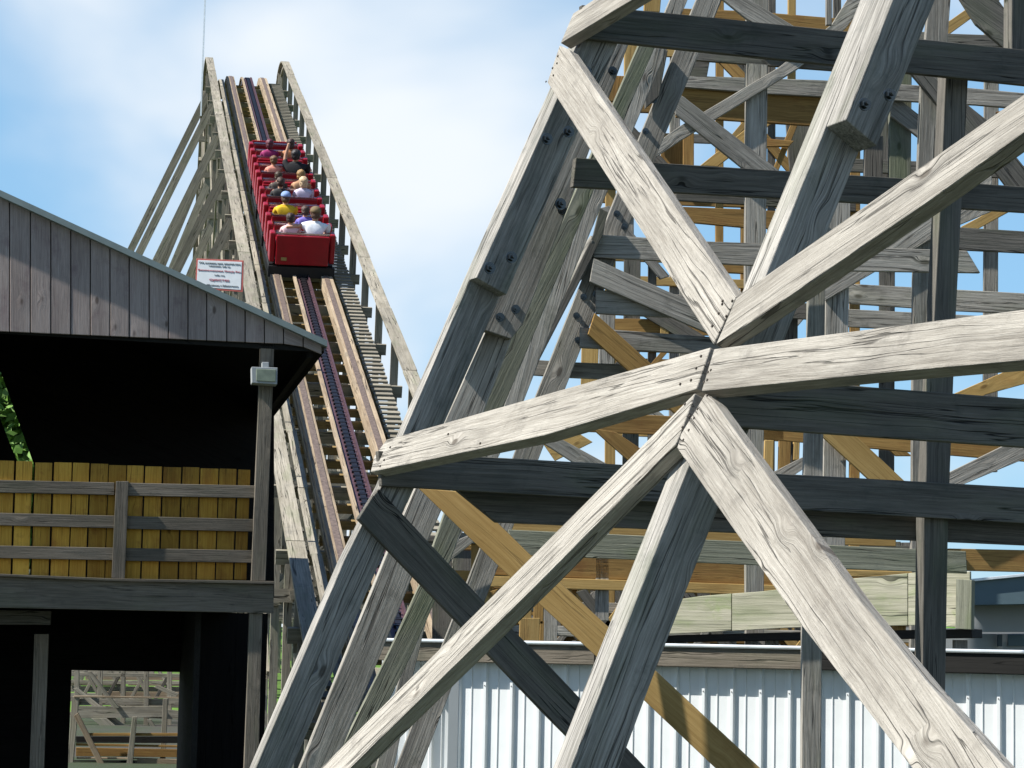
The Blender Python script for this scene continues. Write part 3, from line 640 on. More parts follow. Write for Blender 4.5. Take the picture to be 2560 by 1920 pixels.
def track_frames():
    out = []
    for i, (s, z) in enumerate(prof_pts):
        a = prof_pts[max(i - 1, 0)]; b = prof_pts[min(i + 1, len(prof_pts) - 1)]
        t = Vector((b[0] - a[0], b[1] - a[1])).normalized()
        p = path_xy(s); p.z = z
        T = hd * t.x + Vector((0, 0, t.y)); U = Vector((0, 0, t.x)) - hd * t.y
        out.append((p, T, U))
    return out
TF = track_frames()
def at_s(s):
    """(point, tangent, up) at horizontal distance s"""
    for i in range(len(prof_pts) - 1):
        if prof_pts[i][0] <= s <= prof_pts[i + 1][0]:
            f = (s - prof_pts[i][0]) / (prof_pts[i + 1][0] - prof_pts[i][0])
            return TF[i][0].lerp(TF[i + 1][0], f), TF[i][1].lerp(TF[i + 1][1], f).normalized(), TF[i][2].lerp(TF[i + 1][2], f).normalized()
    return TF[0] if s < prof_pts[0][0] else TF[-1]
def sweep(name, off, up, w, h, mat, parent, i0=0, i1=None, label=None):
    """rectangular section swept along the track; off sideways, up above the rail line"""
    fr = TF[i0:i1]; vs = []; fs = []
    for p, T, U in fr:
        c = p + side_r * off + U * up
        for a, b in ((-1, -1), (1, -1), (1, 1), (-1, 1)): vs.append(tuple(c + side_r * (a * w / 2) + U * (b * h / 2)))
    for i in range(len(fr) - 1):
        for k in range(4): fs.append((4 * i + k, 4 * i + (k + 1) % 4, 4 * i + 4 + (k + 1) % 4, 4 * i + 4 + k))
    fs.append((3, 2, 1, 0)); e = 4 * (len(fr) - 1); fs.append((e, e + 1, e + 2, e + 3))
    me = bpy.data.meshes.new(name)
    org = fr[len(fr) // 2][0]; mw = frame(fr[len(fr) // 2][1], fr[len(fr) // 2][2], org); inv = mw.inverted()
    me.from_pydata([tuple(inv @ Vector(v)) for v in vs], [], fs); me.update()
    o = link(name, me, parent, mw, mat)
    if label: o['label'] = label
    return o
LHb = path_xy(10)
LH = empty('lift_hill', (LHb.x, LHb.y, 0), 'pale weathered wooden lift hill climbing to a crest with handrails, walkways and chain', 'coaster track')
LH.matrix_basis = Matrix.Translation((LHb.x, LHb.y, 0))
NT = len(TF)
for sgn in (-1, 1):
    # laminated rail, in plies
    sweep('rail_stack', sgn * .56, -.02, .24, .24, RAILW, LH)
    sweep('steel_strap', sgn * .56 - sgn * .02, .106, .10, .014, RUST, LH)
    sweep('rail_edge_ply', sgn * .69, -.06, .03, .15, RAILW, LH)
sweep('chain_trough', .02, -.02, .26, .14, TROUGH, LH)
sweep('trough_flange', -.15, .07, .07, .05, RAILW, LH)
sweep('trough_lip', .16, .07, .03, .07, TROUGH, LH)
# chain links
bm = bmesh.new(); s = -12.0
while s < Lh + 6:
    p, T, U = at_s(s); mw = frame(T, U, p + side_r * .03 + U * .065)
    box_bm(bm, mw, .16, .09, .035); box_bm(bm, mw, .05, .15, .05, (0.11, 0, 0.0)); s += .24
o = from_bm('lift_chain', bm, CHAIN, LH); o['kind'] = 'stuff'
# handrails in lengths, slightly proud of each other at the joints
for sgn in (-1, 1):
    i = 0; k = 0
    while i < NT - 1:
        j = min(i + 6, NT - 1)
        sweep('handrail', sgn * (1.30 + .006 * (k % 2)), .58 + .008 * (k % 2), .05, .16, FAR, LH, i, j + 1)
        sweep('handrail_cap', sgn * (1.295 + .006 * (k % 2)), .68 + .008 * (k % 2), .25, .045, FAR, LH, i, j + 1)
        i = j; k += 1
# ties between and beyond the rails
s = -12.5; k = 0
while s < Lh + 8:
    p, T, U = at_s(s); c = p - U * .26
    big = (k % 4 == 0)
    x0, x1 = (-1.42, 1.42) if big else (-.72, .72)
    if big:
        bar('tie', c + side_r * x0, c + side_r * x1, .07, .22, FAR, LH, up=U)
    else:
        bar('tie', c + side_r * x0, c + side_r * x1, .10, .14, TIEW, LH, up=U)
    s += .8; k += 1
# walkway planks: right side steps, left side narrow ladder + long boards
for sgn, x0, x1, dens in ((1, .80, 1.16, .31), (-1, .98, 1.2, .36)):
    me_c = {}
    s = -12.5; k = 0
    while s < Lh + 5:
        p, T, U = at_s(s); c = p - U * .10 + side_r * sgn * (x0 + x1) / 2
        hz = Vector((0, 0, 1))
        mw = frame(side_r, hz.lerp(U, .75), c) @ Matrix.Rotation(rr.uniform(-.02, .02), 4, 'Z') @ Matrix.Diagonal((x1 - x0 + rr.uniform(-.03, .03), dens * .74, .035, 1))
        o = link('walkway_plank', cube_mesh(FAR if sgn > 0 else DKG, 'walkway_plank'), LH, mw)
        s += dens; k += 1
    for dx in (x0 + .03, x1 - .03): sweep('walkway_stringer', sgn * dx, -.18, .04, .12, DKG, LH)
i = 0; k = 0
while i < NT - 1:
    j = min(i + 4, NT - 1); sweep('walk_board', -.87 + .012 * (k % 2), -.05 + .012 * (k % 2), .15, .035, FAR, LH, i, j + 1); i = j; k += 1
# handrail posts, bents, braces
s = -12.5; k = 0; bents = []
while s < Lh + 12:
    p, T, U = at_s(s); c = p - U * .26
    for sgn in (-1, 1):
        base = c + side_r * sgn * 1.26 - U * .25
        bar('handrail_post', base, p + side_r * sgn * 1.26 + Vector((0, 0, .68)), .15, .05, FAR, LH, up=hd)
    bents.append((s, c.copy())); s += 3.2; k += 1
for k, (s, c) in enumerate(bents):
    if c.z < .6: continue
    top = c.z - .1
    for sgn in (-1, 1):
        for off in (.62, 1.22):
            a = c + side_r * sgn * off; bar('bent_post', (a.x, a.y, -.1), (a.x, a.y, top), .12, .10, FAR, LH, up=hd)
    z = 2.4; r = 0
    while z < top - .4:
        for dy in (-.08, ):
            a = c + side_r * -1.55 + hd * -.09; b = c + side_r * 1.38 + hd * -.09
            bar('bent_ledger', (a.x, a.y, z), (b.x, b.y, z), .05, .20, FAR, LH)
        zz = min(z + 2.4, top)
        sg = 1 if r % 2 else -1
        a = c + side_r * sg * 1.2 + hd * -.14; b = c - side_r * sg * 1.2 + hd * -.14
        bar('bent_brace', (a.x, a.y, z), (b.x, b.y, zz), .04, .14, FAR, LH, up=Vector((0, 0, 1)))
        z += 2.4; r += 1
    # outward batter posts on the left of the tall bents
    if c.z > 11 and k % 2 == 0:
        for kk, (sp, dz) in enumerate(((.44, .0), (.37, 2.4))):
            a = c - side_r * 1.25; hh = a.z - dz
            b = a - side_r * hh * sp
            bar('batter_post', (b.x, b.y, 0), (a.x, a.y, a.z - dz), .24, .12, FAR, LH, up=hd)
        zz = 7.0
        while zz < top - 3:
            wdt = (c.z - zz) * .44
            a = c - side_r * (1.25 + wdt) + hd * .1; b = c - side_r * 1.1 + hd * .1
            bar('bent_ledger', (a.x, a.y, zz), (b.x, b.y, zz), .05, .18, FAR, LH); zz += 5.4
    # longitudinal braces along the left & right legs
    if k + 1 < len(bents):
        s2, c2 = bents[k + 1]
        for sgn in (-1, 1):
            z = 1.2; r = k % 2
            while z < top - 2.2:
                a = c + side_r * sgn * 1.3; b = c2 + side_r * sgn * 1.3
                za, zb = (z, z + 2.4) if r % 2 else (z + 2.4, z)
                bar('longitudinal_brace', (a.x, a.y, za), (b.x, b.y, zb), .04, .14, FAR, LH)
                bar('longitudinal_ledger', (a.x, a.y, z), (b.x, b.y, z), .04, .14, FAR, LH)
                z += 2.4; r += 1
# antenna
pa = P(505, 205, 87.5)
AN = bar('flag_pole', (pa.x, pa.y, pa.z - 1.2), (pa.x + .02, pa.y, pa.z + 4.6), .05, .05, CAPM, None)
tag(AN, 'thin pale mast standing at the top left of the lift hill crest', 'mast')

# ================================================================== COASTER TRAIN
def s_at_row(y_src):   # horizontal distance s where the track centre appears at photo row y
    best = None
    for i in range(400):
        s = -5 + i * .12; p, T, U = at_s(s); d = p - EYE
        yy = 960 - F_PX * d.dot(_u) / d.dot(_f)
        if best is None or abs(yy - y_src) < best[0]: best = (abs(yy - y_src), s)
    return best[1]
S_REAR = s_at_row(700)
print('train rear s', S_REAR)
CARP = 3.45; ROWP = 1.08; ca = math.cos(ang)
TRN_p = at_s(S_REAR)[0]
TR = empty('coaster_train', tuple(TRN_p), 'red four-car coaster train climbing the lift hill, seen from behind', 'coaster train')
TR.matrix_basis = Matrix.Translation(TRN_p)
def car_frame(k):
    p, T, U = at_s(S_REAR + k * CARP * ca); return Matrix((T, -side_r, U)).transposed().to_4x4(), p   # X forward, Y left, Z up
def shell(bm, pts, y0, y1):   # side profile polygon (x,z) extruded between y0 and y1
    k = len(pts); v0 = [bm.verts.new((x, y0, z)) for x, z in pts]; v1 = [bm.verts.new((x, y1, z)) for x, z in pts]
    bm.faces.new(v0); bm.faces.new(list(reversed(v1)))
    for i in range(k): bm.faces.new((v0[(i + 1) % k], v0[i], v1[i], v1[(i + 1) % k]))
for kcar in range(4):
    mwc, p = car_frame(kcar); mwc = mwc.copy(); mwc.translation = p
    bm = bmesh.new()
    I = Matrix.Identity(4)
    box_bm(bm, I, 3.2, 1.1, .08, (1.65, 0, .36))                       # floor
    for y in (-.54, .54):
        shell(bm, [(0.03, .34), (3.2, .34), (3.25, .62), (3.15, .80), (0.03, .80)], y - .03, y + .03)
    shell(bm, [(-.04, .32), (.05, .32), (.05, .98), (-.09, .98)], -.575, .575)   # rear panel, leaning
    shell(bm, [(3.18, .34), (3.26, .34), (3.2, .95), (3.14, .95)], -.6, .6)
    car = from_bm('car_body', bm, RED, TR, mwc); bev(car, .02, 2)
    if kcar == 0: rear_car = car
    bm = bmesh.new()
    box_bm(bm, I, 3.0, .95, .16, (1.6, 0, .24))
    for y in (-.62, .62):
        box_bm(bm, I, 2.6, .16, .14, (1.6, y, .20))
    box_bm(bm, I, .1, 1.45, .24, (.02, 0, .16))
    from_bm('undercarriage', bm, BLACK, car, mwc)
    for x in (.35, 2.8):
        for y in (-.56, .56):
            bm = bmesh.new(); bmesh.ops.create_cone(bm, cap_ends=True, segments=16, radius1=.13, radius2=.13, depth=.08, matrix=Matrix.Translation((x, y, .24)) @ Matrix.Rotation(R(90), 4, 'X'))
            from_bm('wheel', bm, BLACK, car, mwc)
    for r in range(3):
        x = .08 + r * ROWP
        if r:
            bm = bmesh.new(); shell(bm, [(x - .05, .38), (x + .03, .38), (x - .03, 1.0), (x - .11, 1.0)], -.57, .57); o = from_bm('seat_back', bm, SEATRED, car, mwc); bev(o, .02, 2)
        bm = bmesh.new(); shell(bm, [(x + .06, .44), (x + .10, .44), (x + .04, .98), (x - .0, .98)], -.54, .54); o = from_bm('seat_pad', bm, DARKRED, car, mwc)
        bm = bmesh.new(); box_bm(bm, I, .46, 1.08, .14, (x + .32, 0, .50)); o = from_bm('seat_cushion', bm, DARKRED, car, mwc); bev(o, .03, 2)
        # side wings
        for y in (-.655, .655):
            bm = bmesh.new(); shell(bm, [(x - .05, .36), (x + .62, .36), (x + .62, .60), (x + .36, .82), (x + .28, 1.02), (x - .09, 1.02)], y - .06, y + .06)
            o = from_bm('side_wing', bm, RED, car, mwc); bev(o, .03, 2)
        # lap bar
        bm = bmesh.new()
        box_bm(bm, I, .045, 1.12, .045, (x + .62, 0, .92))
        for y in (-.54, .54): box_bm(bm, I, .05, .04, .34, (x + .62, y, .77))
        from_bm('lap_bar', bm, CHROME, car, mwc)
        bm = bmesh.new(); box_bm(bm, I, .05, 1.16, .03, (x - .07, 0, 1.02)); from_bm('seat_trim', bm, CHROME, car, mwc)
# rear plate and small badge
mwc, p = car_frame(0); mwc = mwc.copy(); mwc.translation = p
bm = bmesh.new(); box_bm(bm, Matrix.Identity(4), .012, .12, .07, (-.085, .40, .46)); from_bm('badge', bm, simple('tarnished_brass', (.35, .26, .10), .5, .6), rear_car, mwc)

# ------------------------------------------------------------------ riders
SKIN = simple('tanned_skin', (0.50, 0.27, 0.17), 0.55, 0.0, 0.08, 20)
def skin_mesh(name, verts, edges, radii, mat, parent, mw, root=0, sub=2):
    me = bpy.data.meshes.new(name); me.from_pydata(verts, edges, []); me.update()
    o = link(name, me, parent, mw, mat)
    md = o.modifiers.new('skin', 'SKIN'); md.use_smooth_shade = True
    for i, r in enumerate(radii):
        v = me.skin_vertices[0].data[i]; v.radius = r if isinstance(r, tuple) else (r, r); v.use_root = (i == root)
    sb = o.modifiers.new('sub', 'SUBSURF'); sb.levels = sub; sb.render_levels = sub
    return o
def rider(row, sd, label, hair_col, shirt_col, size=1.0, arm=None, cap=None, hairlen=0, yoff=None, wide=1.0, look=0.0):
    k, r = divmod(row, 3)
    mwc, p = car_frame(k)
    seat = mwc.copy(); seat.translation = p
    yy = (.27 if sd == 'L' else -.27) if yoff is None else yoff
    loc = seat @ Vector((.08 + r * ROWP + .25, yy, .64))
    # sits upright relative to the seat back, leaning with the hill
    rot = mwc.to_3x3().to_4x4(); mw = Matrix.Translation(loc) @ rot @ Matrix.Scale(size * .94, 4)
    root = bpy.data.objects.new('person', None); COL.objects.link(root); root.matrix_basis = mw
    tag(root, label, 'person', 'riders on the coaster train')
    w = wide
    # body: pelvis, waist, chest, neck, head ; arms ; legs   (x forward, y left, z up)
    aL = arm in ('L', 'LR'); aR = arm in ('R', 'LR')
    V = [(0, 0, .08), (0, 0, .28), (-.01, 0, .46), (0, 0, .575), (.01, 0, .66), (.02, 0, .76), (.02, 0, .83),
         (0, .17 * w, .50), (.08, .22 * w, .28), (.30, .17, .30), (.36, .15, .31),
         (0, -.17 * w, .50), (.08, -.22 * w, .28), (.30, -.17, .30), (.36, -.15, .31),
         (.22, .10, .07), (.46, .11, .05), (.60, .11, -.12),
         (.22, -.10, .07), (.46, -.11, .05), (.60, -.11, -.12)]
    if aL: V[8] = (.05, .24, .72); V[9] = (.08, .18, .95); V[10] = (.09, .17, 1.02)
    if aR: V[12] = (.05, -.24, .72); V[13] = (.08, -.18, .95); V[14] = (.09, -.17, 1.02)
    if arm == 'over':   # left arm stretched along the seat back behind the neighbour
        V[8] = (-.06, .34, .48); V[9] = (-.09, .54, .46); V[10] = (-.09, .62, .45)
    E = [(0, 1), (1, 2), (2, 3), (3, 4), (4, 5), (5, 6), (2, 7), (7, 8), (8, 9), (9, 10), (2, 11), (11, 12), (12, 13), (13, 14), (0, 15), (15, 16), (16, 17), (0, 18), (18, 19), (19, 20)]
    Rd = [(.15, .12), (.145 * w, .11), (.15 * w, .115), .055, .072, .098, .07, .06, .045, .036, .032, .06, .045, .036, .032, .085, .065, .05, .085, .065, .05]
    body = skin_mesh('body', V, E, Rd, SKIN, root, mw)
    # shirt with sleeves
    sm = simple('shirt_' + label.split()[1], shirt_col, .85, 0, .15, 9)
    e8 = tuple(V[7][i] + (V[8][i] - V[7][i]) * .75 for i in range(3)); e12 = tuple(V[11][i] + (V[12][i] - V[11][i]) * .75 for i in range(3))
    skin_mesh('shirt', [V[0], V[1], (-.01, 0, .43), (-.005, 0, .55), V[7], e8, V[11], e12, (0, 0, .60)], [(0, 1), (1, 2), (2, 3), (3, 8), (2, 4), (4, 5), (2, 6), (6, 7)],
              [(.185, .15), (.185 * w, .145), (.20 * w, .15), (.145 * w, .12), .10, .072, .10, .072, .075], sm, root, mw)
    # face: nose, ears
    bm = bmesh.new()
    bmesh.ops.create_icosphere(bm, subdivisions=2, radius=1, matrix=Matrix.Translation((.118, 0, .735)) @ Matrix.Diagonal((.022, .014, .02, 1)))
    for y in (-.096, .096): bmesh.ops.create_icosphere(bm, subdivisions=2, radius=1, matrix=Matrix.Translation((.02, y, .74)) @ Matrix.Diagonal((.018, .010, .03, 1)))
    from_bm('ears_and_nose', bm, SKIN, body, mw, True)
    for y in (-.035, .035):
        bm = bmesh.new(); bmesh.ops.create_icosphere(bm, subdivisions=2, radius=.011, matrix=Matrix.Translation((.108, y, .765))); from_bm('eye', bm, TXTK, body, mw, True)
    # hair
    hm = simple('hair_' + label.split()[1], hair_col, .6, 0, .35, 30, bump=.4)
    bm = bmesh.new()
    bmesh.ops.create_icosphere(bm, subdivisions=3, radius=1, matrix=Matrix.Translation((0, 0, .785)) @ Matrix.Diagonal((.118, .112, .108, 1)))
    bmesh.ops.create_icosphere(bm, subdivisions=3, radius=1, matrix=Matrix.Translation((-.035, 0, .725 - hairlen * .3)) @ Matrix.Diagonal((.082, .10, .09 + hairlen * .5, 1)))
    rl = random.Random(row * 3 + (sd == 'L'))
    for v in bm.verts: v.co += Vector((rl.uniform(-1, 1), rl.uniform(-1, 1), rl.uniform(-1, 1))) * .013
    from_bm('hair', bm, hm, body, mw, True)
    if cap:
        bm = bmesh.new(); bmesh.ops.create_icosphere(bm, subdivisions=3, radius=1, matrix=Matrix.Translation((.0, 0, .815)) @ Matrix.Diagonal((.125, .12, .10, 1)))
        for v in list(bm.verts):
            if v.co.z < .79: v.co.z = .79
        box_bm(bm, Matrix.Identity(4), .10, .15, .012, (.14, 0, .795))
        from_bm('cap', bm, simple('cap_' + label.split()[1], cap, .8, 0, .3, 14), root, mw, True)
    return root
rider(0, 'R', 'broad rider in white t-shirt at the right of the rear row', (.10, .05, .03), (.78, .80, .84), 1.10, arm='over', cap=(.16, .11, .05), wide=1.35)
rider(0, 'L', 'dark-haired rider in pale pink top, left of the rear row', (.035, .018, .014), (.72, .48, .50), .92)
rider(1, 'L', 'purple-shirted rider in the second row from the back', (.06, .03, .02), (.16, .13, .45), .90, yoff=-.12)
rider(2, 'L', 'yellow-shirted rider wearing a pale blue cap', (.09, .05, .03), (.62, .40, .01), 1.02, cap=(.22, .32, .55), wide=1.15)
rider(4, 'L', 'brown-haired rider in dark top in the fifth row', (.05, .025, .015), (.03, .03, .03), .95)
rider(4, 'R', 'blond rider in pink and white top in the fifth row', (.55, .40, .24), (.55, .50, .62), 1.0, hairlen=.06)
rider(5, 'L', 'short dark-haired rider in the sixth row', (.05, .03, .015), (.06, .05, .04), .9)
rider(5, 'R', 'curly sandy-haired rider with arm out in the sixth row', (.26, .15, .05), (.40, .23, .12), .98, hairlen=.03)
rider(7, 'L', 'orange and pink topped rider beside the black shirt', (.14, .07, .03), (.62, .25, .18), .9)
rider(7, 'R', 'black-shirted broad rider with one arm raised', (.02, .015, .015), (.008, .008, .010), 1.12, arm='L', wide=1.45)
rider(9, 'L', 'maroon-haired rider in magenta top, left of the front car', (.10, .015, .03), (.25, .015, .10), .95, hairlen=.06)
rider(9, 'R', 'patterned orange top rider with dark hair in front car', (.04, .02, .015), (.34, .14, .06), 1.0, hairlen=.04)

# ================================================================== WARNING SIGN
sp = Plane(P(550, 690, 47.0), (-.10, -.99, 0))
SG = empty('warning_sign', (sp.p.x, sp.p.y, 0), 'white warning sign with red border and lettering beside the lift hill', 'sign')
SG.matrix_basis = Matrix.Translation((sp.p.x, sp.p.y, 0))
pbeam('border', [(491, 646), (609, 651), (607, 730), (488, 722)], sp, .03, SIGNR, SG, 0)
pbeam('panel', [(495, 650), (605, 655), (602, 725), (491, 717)], sp, .01, SIGNW, SG, .006)
txt_rot = Matrix((sp.n.cross(Vector((0, 0, 1))) * -1, Vector((0, 0, 1)), sp.n)).transposed().to_4x4()
def sign_text(body, px0, py0, px1, py1, hpx, mat):
    cu = bpy.data.curves.new('lettering', 'FONT'); cu.body = body; cu.align_x = 'CENTER'; cu.align_y = 'CENTER'; cu.size = 1; cu.extrude = .01; cu.materials.append(mat)
    a = sp.at(px0, py0, .012); b = sp.at(px1, py1, .012)
    bpy.context.view_layer.update()
    tmp = bpy.data.objects.new('tmp', cu); COL.objects.link(tmp); dg_ = bpy.context.evaluated_depsgraph_get(); me = bpy.data.meshes.new_from_object(tmp.evaluated_get(dg_)); bpy.data.objects.remove(tmp)
    xs = [v.co.x for v in me.vertices]; ys = [v.co.y for v in me.vertices]; wd = max(xs) - min(xs); ht = max(ys) - min(ys)
    sxx = (b - a).length / wd; syy = (hpx * 47 / F_PX) / ht
    mw = frame(b - a, sp.n, (a + b) / 2) @ Matrix.Diagonal((sxx, syy, .3, 1))
    link('lettering', me, SG, mw)['kind'] = 'stuff'
sign_text('Wa aweens ano atortst.tins', 497, 656, 601, 661, 4.6, TXTK)
sign_text('wennsem uds as', 521, 664, 575, 667, 3.6, TXTK)
sign_text('Bommawunsnese Ouryiy Res', 495, 674, 601, 680, 5.8, TXTR)
sign_text('uds no', 536, 687, 561, 689, 3.4, TXTK)
sign_text('OJISCTES', 523, 699, 573, 702, 6.4, TXTR)
sign_text('mon lBLotwas t lldotrrenns', 498, 711, 595, 716, 4.2, TXTK)
for x in (510, 590):
    a = sp.at(x, 716, -.05); bar('sign_post', (a.x, a.y, -.1), (a.x, a.y, a.z), .06, .06, FAR, SG)

# ================================================================== STATION
YS = 9.0
ST_ = bent(400, 1200, 22.0, YS); DS = Vector((-math.sin(R(YS)), math.cos(R(YS)), 0)); US = Vector((math.cos(R(YS)), math.sin(R(YS)), 0))
base = ST_.at(500, 1500); 
ST = empty('loading_station', (base.x, base.y, 0), 'dark open loading station with grey board gable, timber railings and black interior', 'station building')
ST.matrix_basis = Matrix.Translation((base.x, base.y, 0))
# gable boards
def roof_y(x): return 490 + (x - 0) * (863 - 490) / 812
def fas_y(x):
    T = [(-700, 795), (0, 828), (660, 857), (735, 860), (765, 869), (806, 886)]
    for (a, ya), (b, yb) in zip(T, T[1:]):
        if a <= x <= b: return ya + (yb - ya) * (x - a) / (b - a)
    return T[-1][1]
edges = [-700 + 50 * i for i in range(13)]
edges = [e for e in edges if e < -60] + [-20, 24, 76, 127, 177, 226, 275, 323, 373, 421, 470, 517, 567, 613, 661, 709, 758, 805]
for a, b in zip(edges, edges[1:]):
    pbeam('gable_board', [(a + 1.2, roof_y(a)), (b - 1.2, roof_y(b)), (b - 1.2, fas_y(b)), (a + 1.2, fas_y(a))], ST_, .03, GABLE, ST, .10 + rr.uniform(-.004, .004))
pbeam('gable_backing', [(-700, roof_y(-700) + 6), (800, roof_y(800) + 6), (800, fas_y(800) - 3), (-700, fas_y(-700) - 3)], ST_, .02, INK, ST, .06)
# roof slab: right slope going back 10.5 m, and the metal edge
def roofpt(x, dy, back, off=.14): return ST_.at(x, roof_y(x) + dy, off) + DS * back
rid, eav = -700, 815
BACK = 12.5
def slab(name, x0, x1, d0, d1, b0, b1, mat):
    c = [roofpt(x0, d0, b0), roofpt(x1, d0, b0), roofpt(x1, d1, b0), roofpt(x0, d1, b0)]; e = [roofpt(x0, d0, b1), roofpt(x1, d0, b1), roofpt(x1, d1, b1), roofpt(x0, d1, b1)]
    e = [q + DS * (b1 - b0) for q in c]
    me = bpy.data.meshes.new(name); o0 = c[0]
    me.from_pydata([tuple(q - o0) for q in c + e], [], [(0, 3, 2, 1), (4, 5, 6, 7), (0, 1, 5, 4), (1, 2, 6, 5), (2, 3, 7, 6), (3, 0, 4, 7)]); me.update()
    return link(name, me, ST, Matrix.Translation(o0), mat)
slab('roof_edge_trim', rid, eav + 2, -13, 3, -.05, .10, EDGE)
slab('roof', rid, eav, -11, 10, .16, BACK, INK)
# interior walls
def quad3(name, a, b, c, d, t, nrm, mat): return prism(name, [a, b, c, d], nrm, t, mat, ST, bevel=0)
zdeck = ST_.at(300, 1452).z; zroof = ST_.at(300, 700).z
xl = ST_.at(-700, 1200); xr = ST_.at(640, 1200)
def SPt(u, back, z):   # u metres right of the photo column x=0 on the station front
    o0 = ST_.at(0, 1200); v = Vector((o0.x, o0.y, 0)) + US * u + DS * back; v.z = z; return v
def ux(px, py=1200): q = ST_.at(px, py); o0 = ST_.at(0, 1200); return (Vector((q.x, q.y, 0)) - Vector((o0.x, o0.y, 0))).dot(US)
Ul, Ur = ux(-700), ux(655)
BW = 6.5   # depth of the back wall
def back(px, py, bk):   # point seen at px,py on the plane bk metres behind the front
    return Plane(ST_.p + DS * bk, ST_.n).at(px, py)
Ra = roofpt(-690, 2, BW); Rb = roofpt(812, 2, BW)
def rz(p): return Ra.lerp(Rb, (p - Ra).dot(US) / (Rb - Ra).dot(US))     # roof underside above a point of the back wall
g1, g2 = back(-22, 930, BW), back(2, 930, BW)
def floor_of(p): return Vector((p.x, p.y, zdeck))
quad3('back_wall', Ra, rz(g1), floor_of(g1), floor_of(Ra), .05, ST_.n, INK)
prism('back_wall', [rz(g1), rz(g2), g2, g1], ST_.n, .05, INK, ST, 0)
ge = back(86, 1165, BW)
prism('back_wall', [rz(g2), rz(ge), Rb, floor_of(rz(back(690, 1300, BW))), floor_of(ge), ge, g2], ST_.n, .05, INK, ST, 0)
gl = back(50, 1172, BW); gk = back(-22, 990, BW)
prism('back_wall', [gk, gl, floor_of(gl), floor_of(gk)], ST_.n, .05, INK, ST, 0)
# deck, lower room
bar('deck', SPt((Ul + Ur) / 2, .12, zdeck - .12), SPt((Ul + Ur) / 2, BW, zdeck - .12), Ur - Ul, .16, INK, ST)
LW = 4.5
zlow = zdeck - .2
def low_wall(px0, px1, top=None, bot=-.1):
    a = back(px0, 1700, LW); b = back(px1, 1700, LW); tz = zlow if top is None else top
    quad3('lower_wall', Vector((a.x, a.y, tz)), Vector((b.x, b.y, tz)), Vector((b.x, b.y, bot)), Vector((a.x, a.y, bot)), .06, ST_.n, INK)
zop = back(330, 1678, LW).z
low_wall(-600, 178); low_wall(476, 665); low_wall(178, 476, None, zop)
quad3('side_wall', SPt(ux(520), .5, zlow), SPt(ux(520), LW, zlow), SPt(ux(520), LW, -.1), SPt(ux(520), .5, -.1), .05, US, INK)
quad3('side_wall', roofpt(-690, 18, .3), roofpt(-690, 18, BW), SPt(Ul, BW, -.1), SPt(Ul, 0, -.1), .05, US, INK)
# front beam, lip, rails, posts
def fpoly(name, poly, off, t, mat, ground=False, label=None): return pbeam(name, poly, ST_, t, mat, ST, off, ground=ground, label=label)
fpoly('floor_beam', [(-700, 1418), (684, 1461), (684, 1533), (-700, 1505)], .06, .12, STW)
fpoly('deck_edge_board', [(-700, 1405), (280, 1446), (686, 1453), (686, 1460), (280, 1453), (-700, 1412)], .10, .2, STW)
STG = STW
fpoly('corner_post', [(652, 857), (628, 1452), (664, 1452), (686, 857)], .06, .12, STG)
fpoly('column', [(624, 1534), (610, 1920), (646, 1920), (656, 1534)], .03, .12, STG, True)
fpoly('column', [(86, 1585), (74, 1920), (110, 1920), (122, 1585)], -.6, .12, STG, True)
fpoly('column_cap', [(-200, 1523), (128, 1527), (126, 1562), (-200, 1560)], -.5, .2, DKG)
for k, (ya0, ya1, h0, h1) in enumerate([(1200, 1214, 33, 31), (1282, 1298, 32, 31), (1364, 1376, 32, 31)]):
    for (xa, xb) in ((-700, 286), (312, 638)):
        s0_ = (ya1 - ya0) / 640.0
        y0 = ya0 + s0_ * xa; y1_ = ya0 + s0_ * xb
        fpoly('rail', [(xa, y0), (xb, y1_), (xb, y1_ + 31), (xa, y0 + 32)], .0, .05, STW)
fpoly('rail_post', [(290, 1203), (279, 1445), (312, 1447), (322, 1203)], .045, .09, STW)
# yellow fence boards behind the rails
xs = -420
while xs < 628:
    w = 45 + rr.uniform(-2, 2); gap = rr.choice([1, 1, 2, 3]) if xs > 140 else rr.choice([2, 4, 6])
    top = 1152 + max(xs, 0) * .032 + rr.uniform(-2, 3)
    x1 = min(xs + w - gap, 626)
    pbeam('fence_board', [(xs, top), (x1, top + 1), (x1 - 10, 1450), (xs - 10, 1449)], ST_, .02, FENCE, ST, -.055 + rr.uniform(-.006, .0))
    xs += w + 1
# soffit bits
bar('eave_rafter', roofpt(780, 22, .2), roofpt(780, 22, BACK), .05, .12, INK, ST)
# lamp box
LB = empty('flood_lamp', tuple(ST_.at(665, 940, .12)), 'small box flood lamp with greenish lens clamped on the station corner post', 'lamp')
bpy.context.view_layer.update()
LB.matrix_basis = Matrix.Translation(ST_.at(665, 940, .12))
def lpb(nm, poly, off, t, mat): return pbeam(nm, poly, ST_, t, mat, LB, off)
lpb('housing', [(629, 917), (694, 919), (693, 961), (630, 957)], .26, .19, GREYP)
lpb('lens', [(641, 922), (690, 924), (689, 955), (641, 952)], .272, .02, GLASS)
lpb('bracket', [(655, 905), (672, 905), (672, 920), (655, 919)], .2, .1, GREYP)

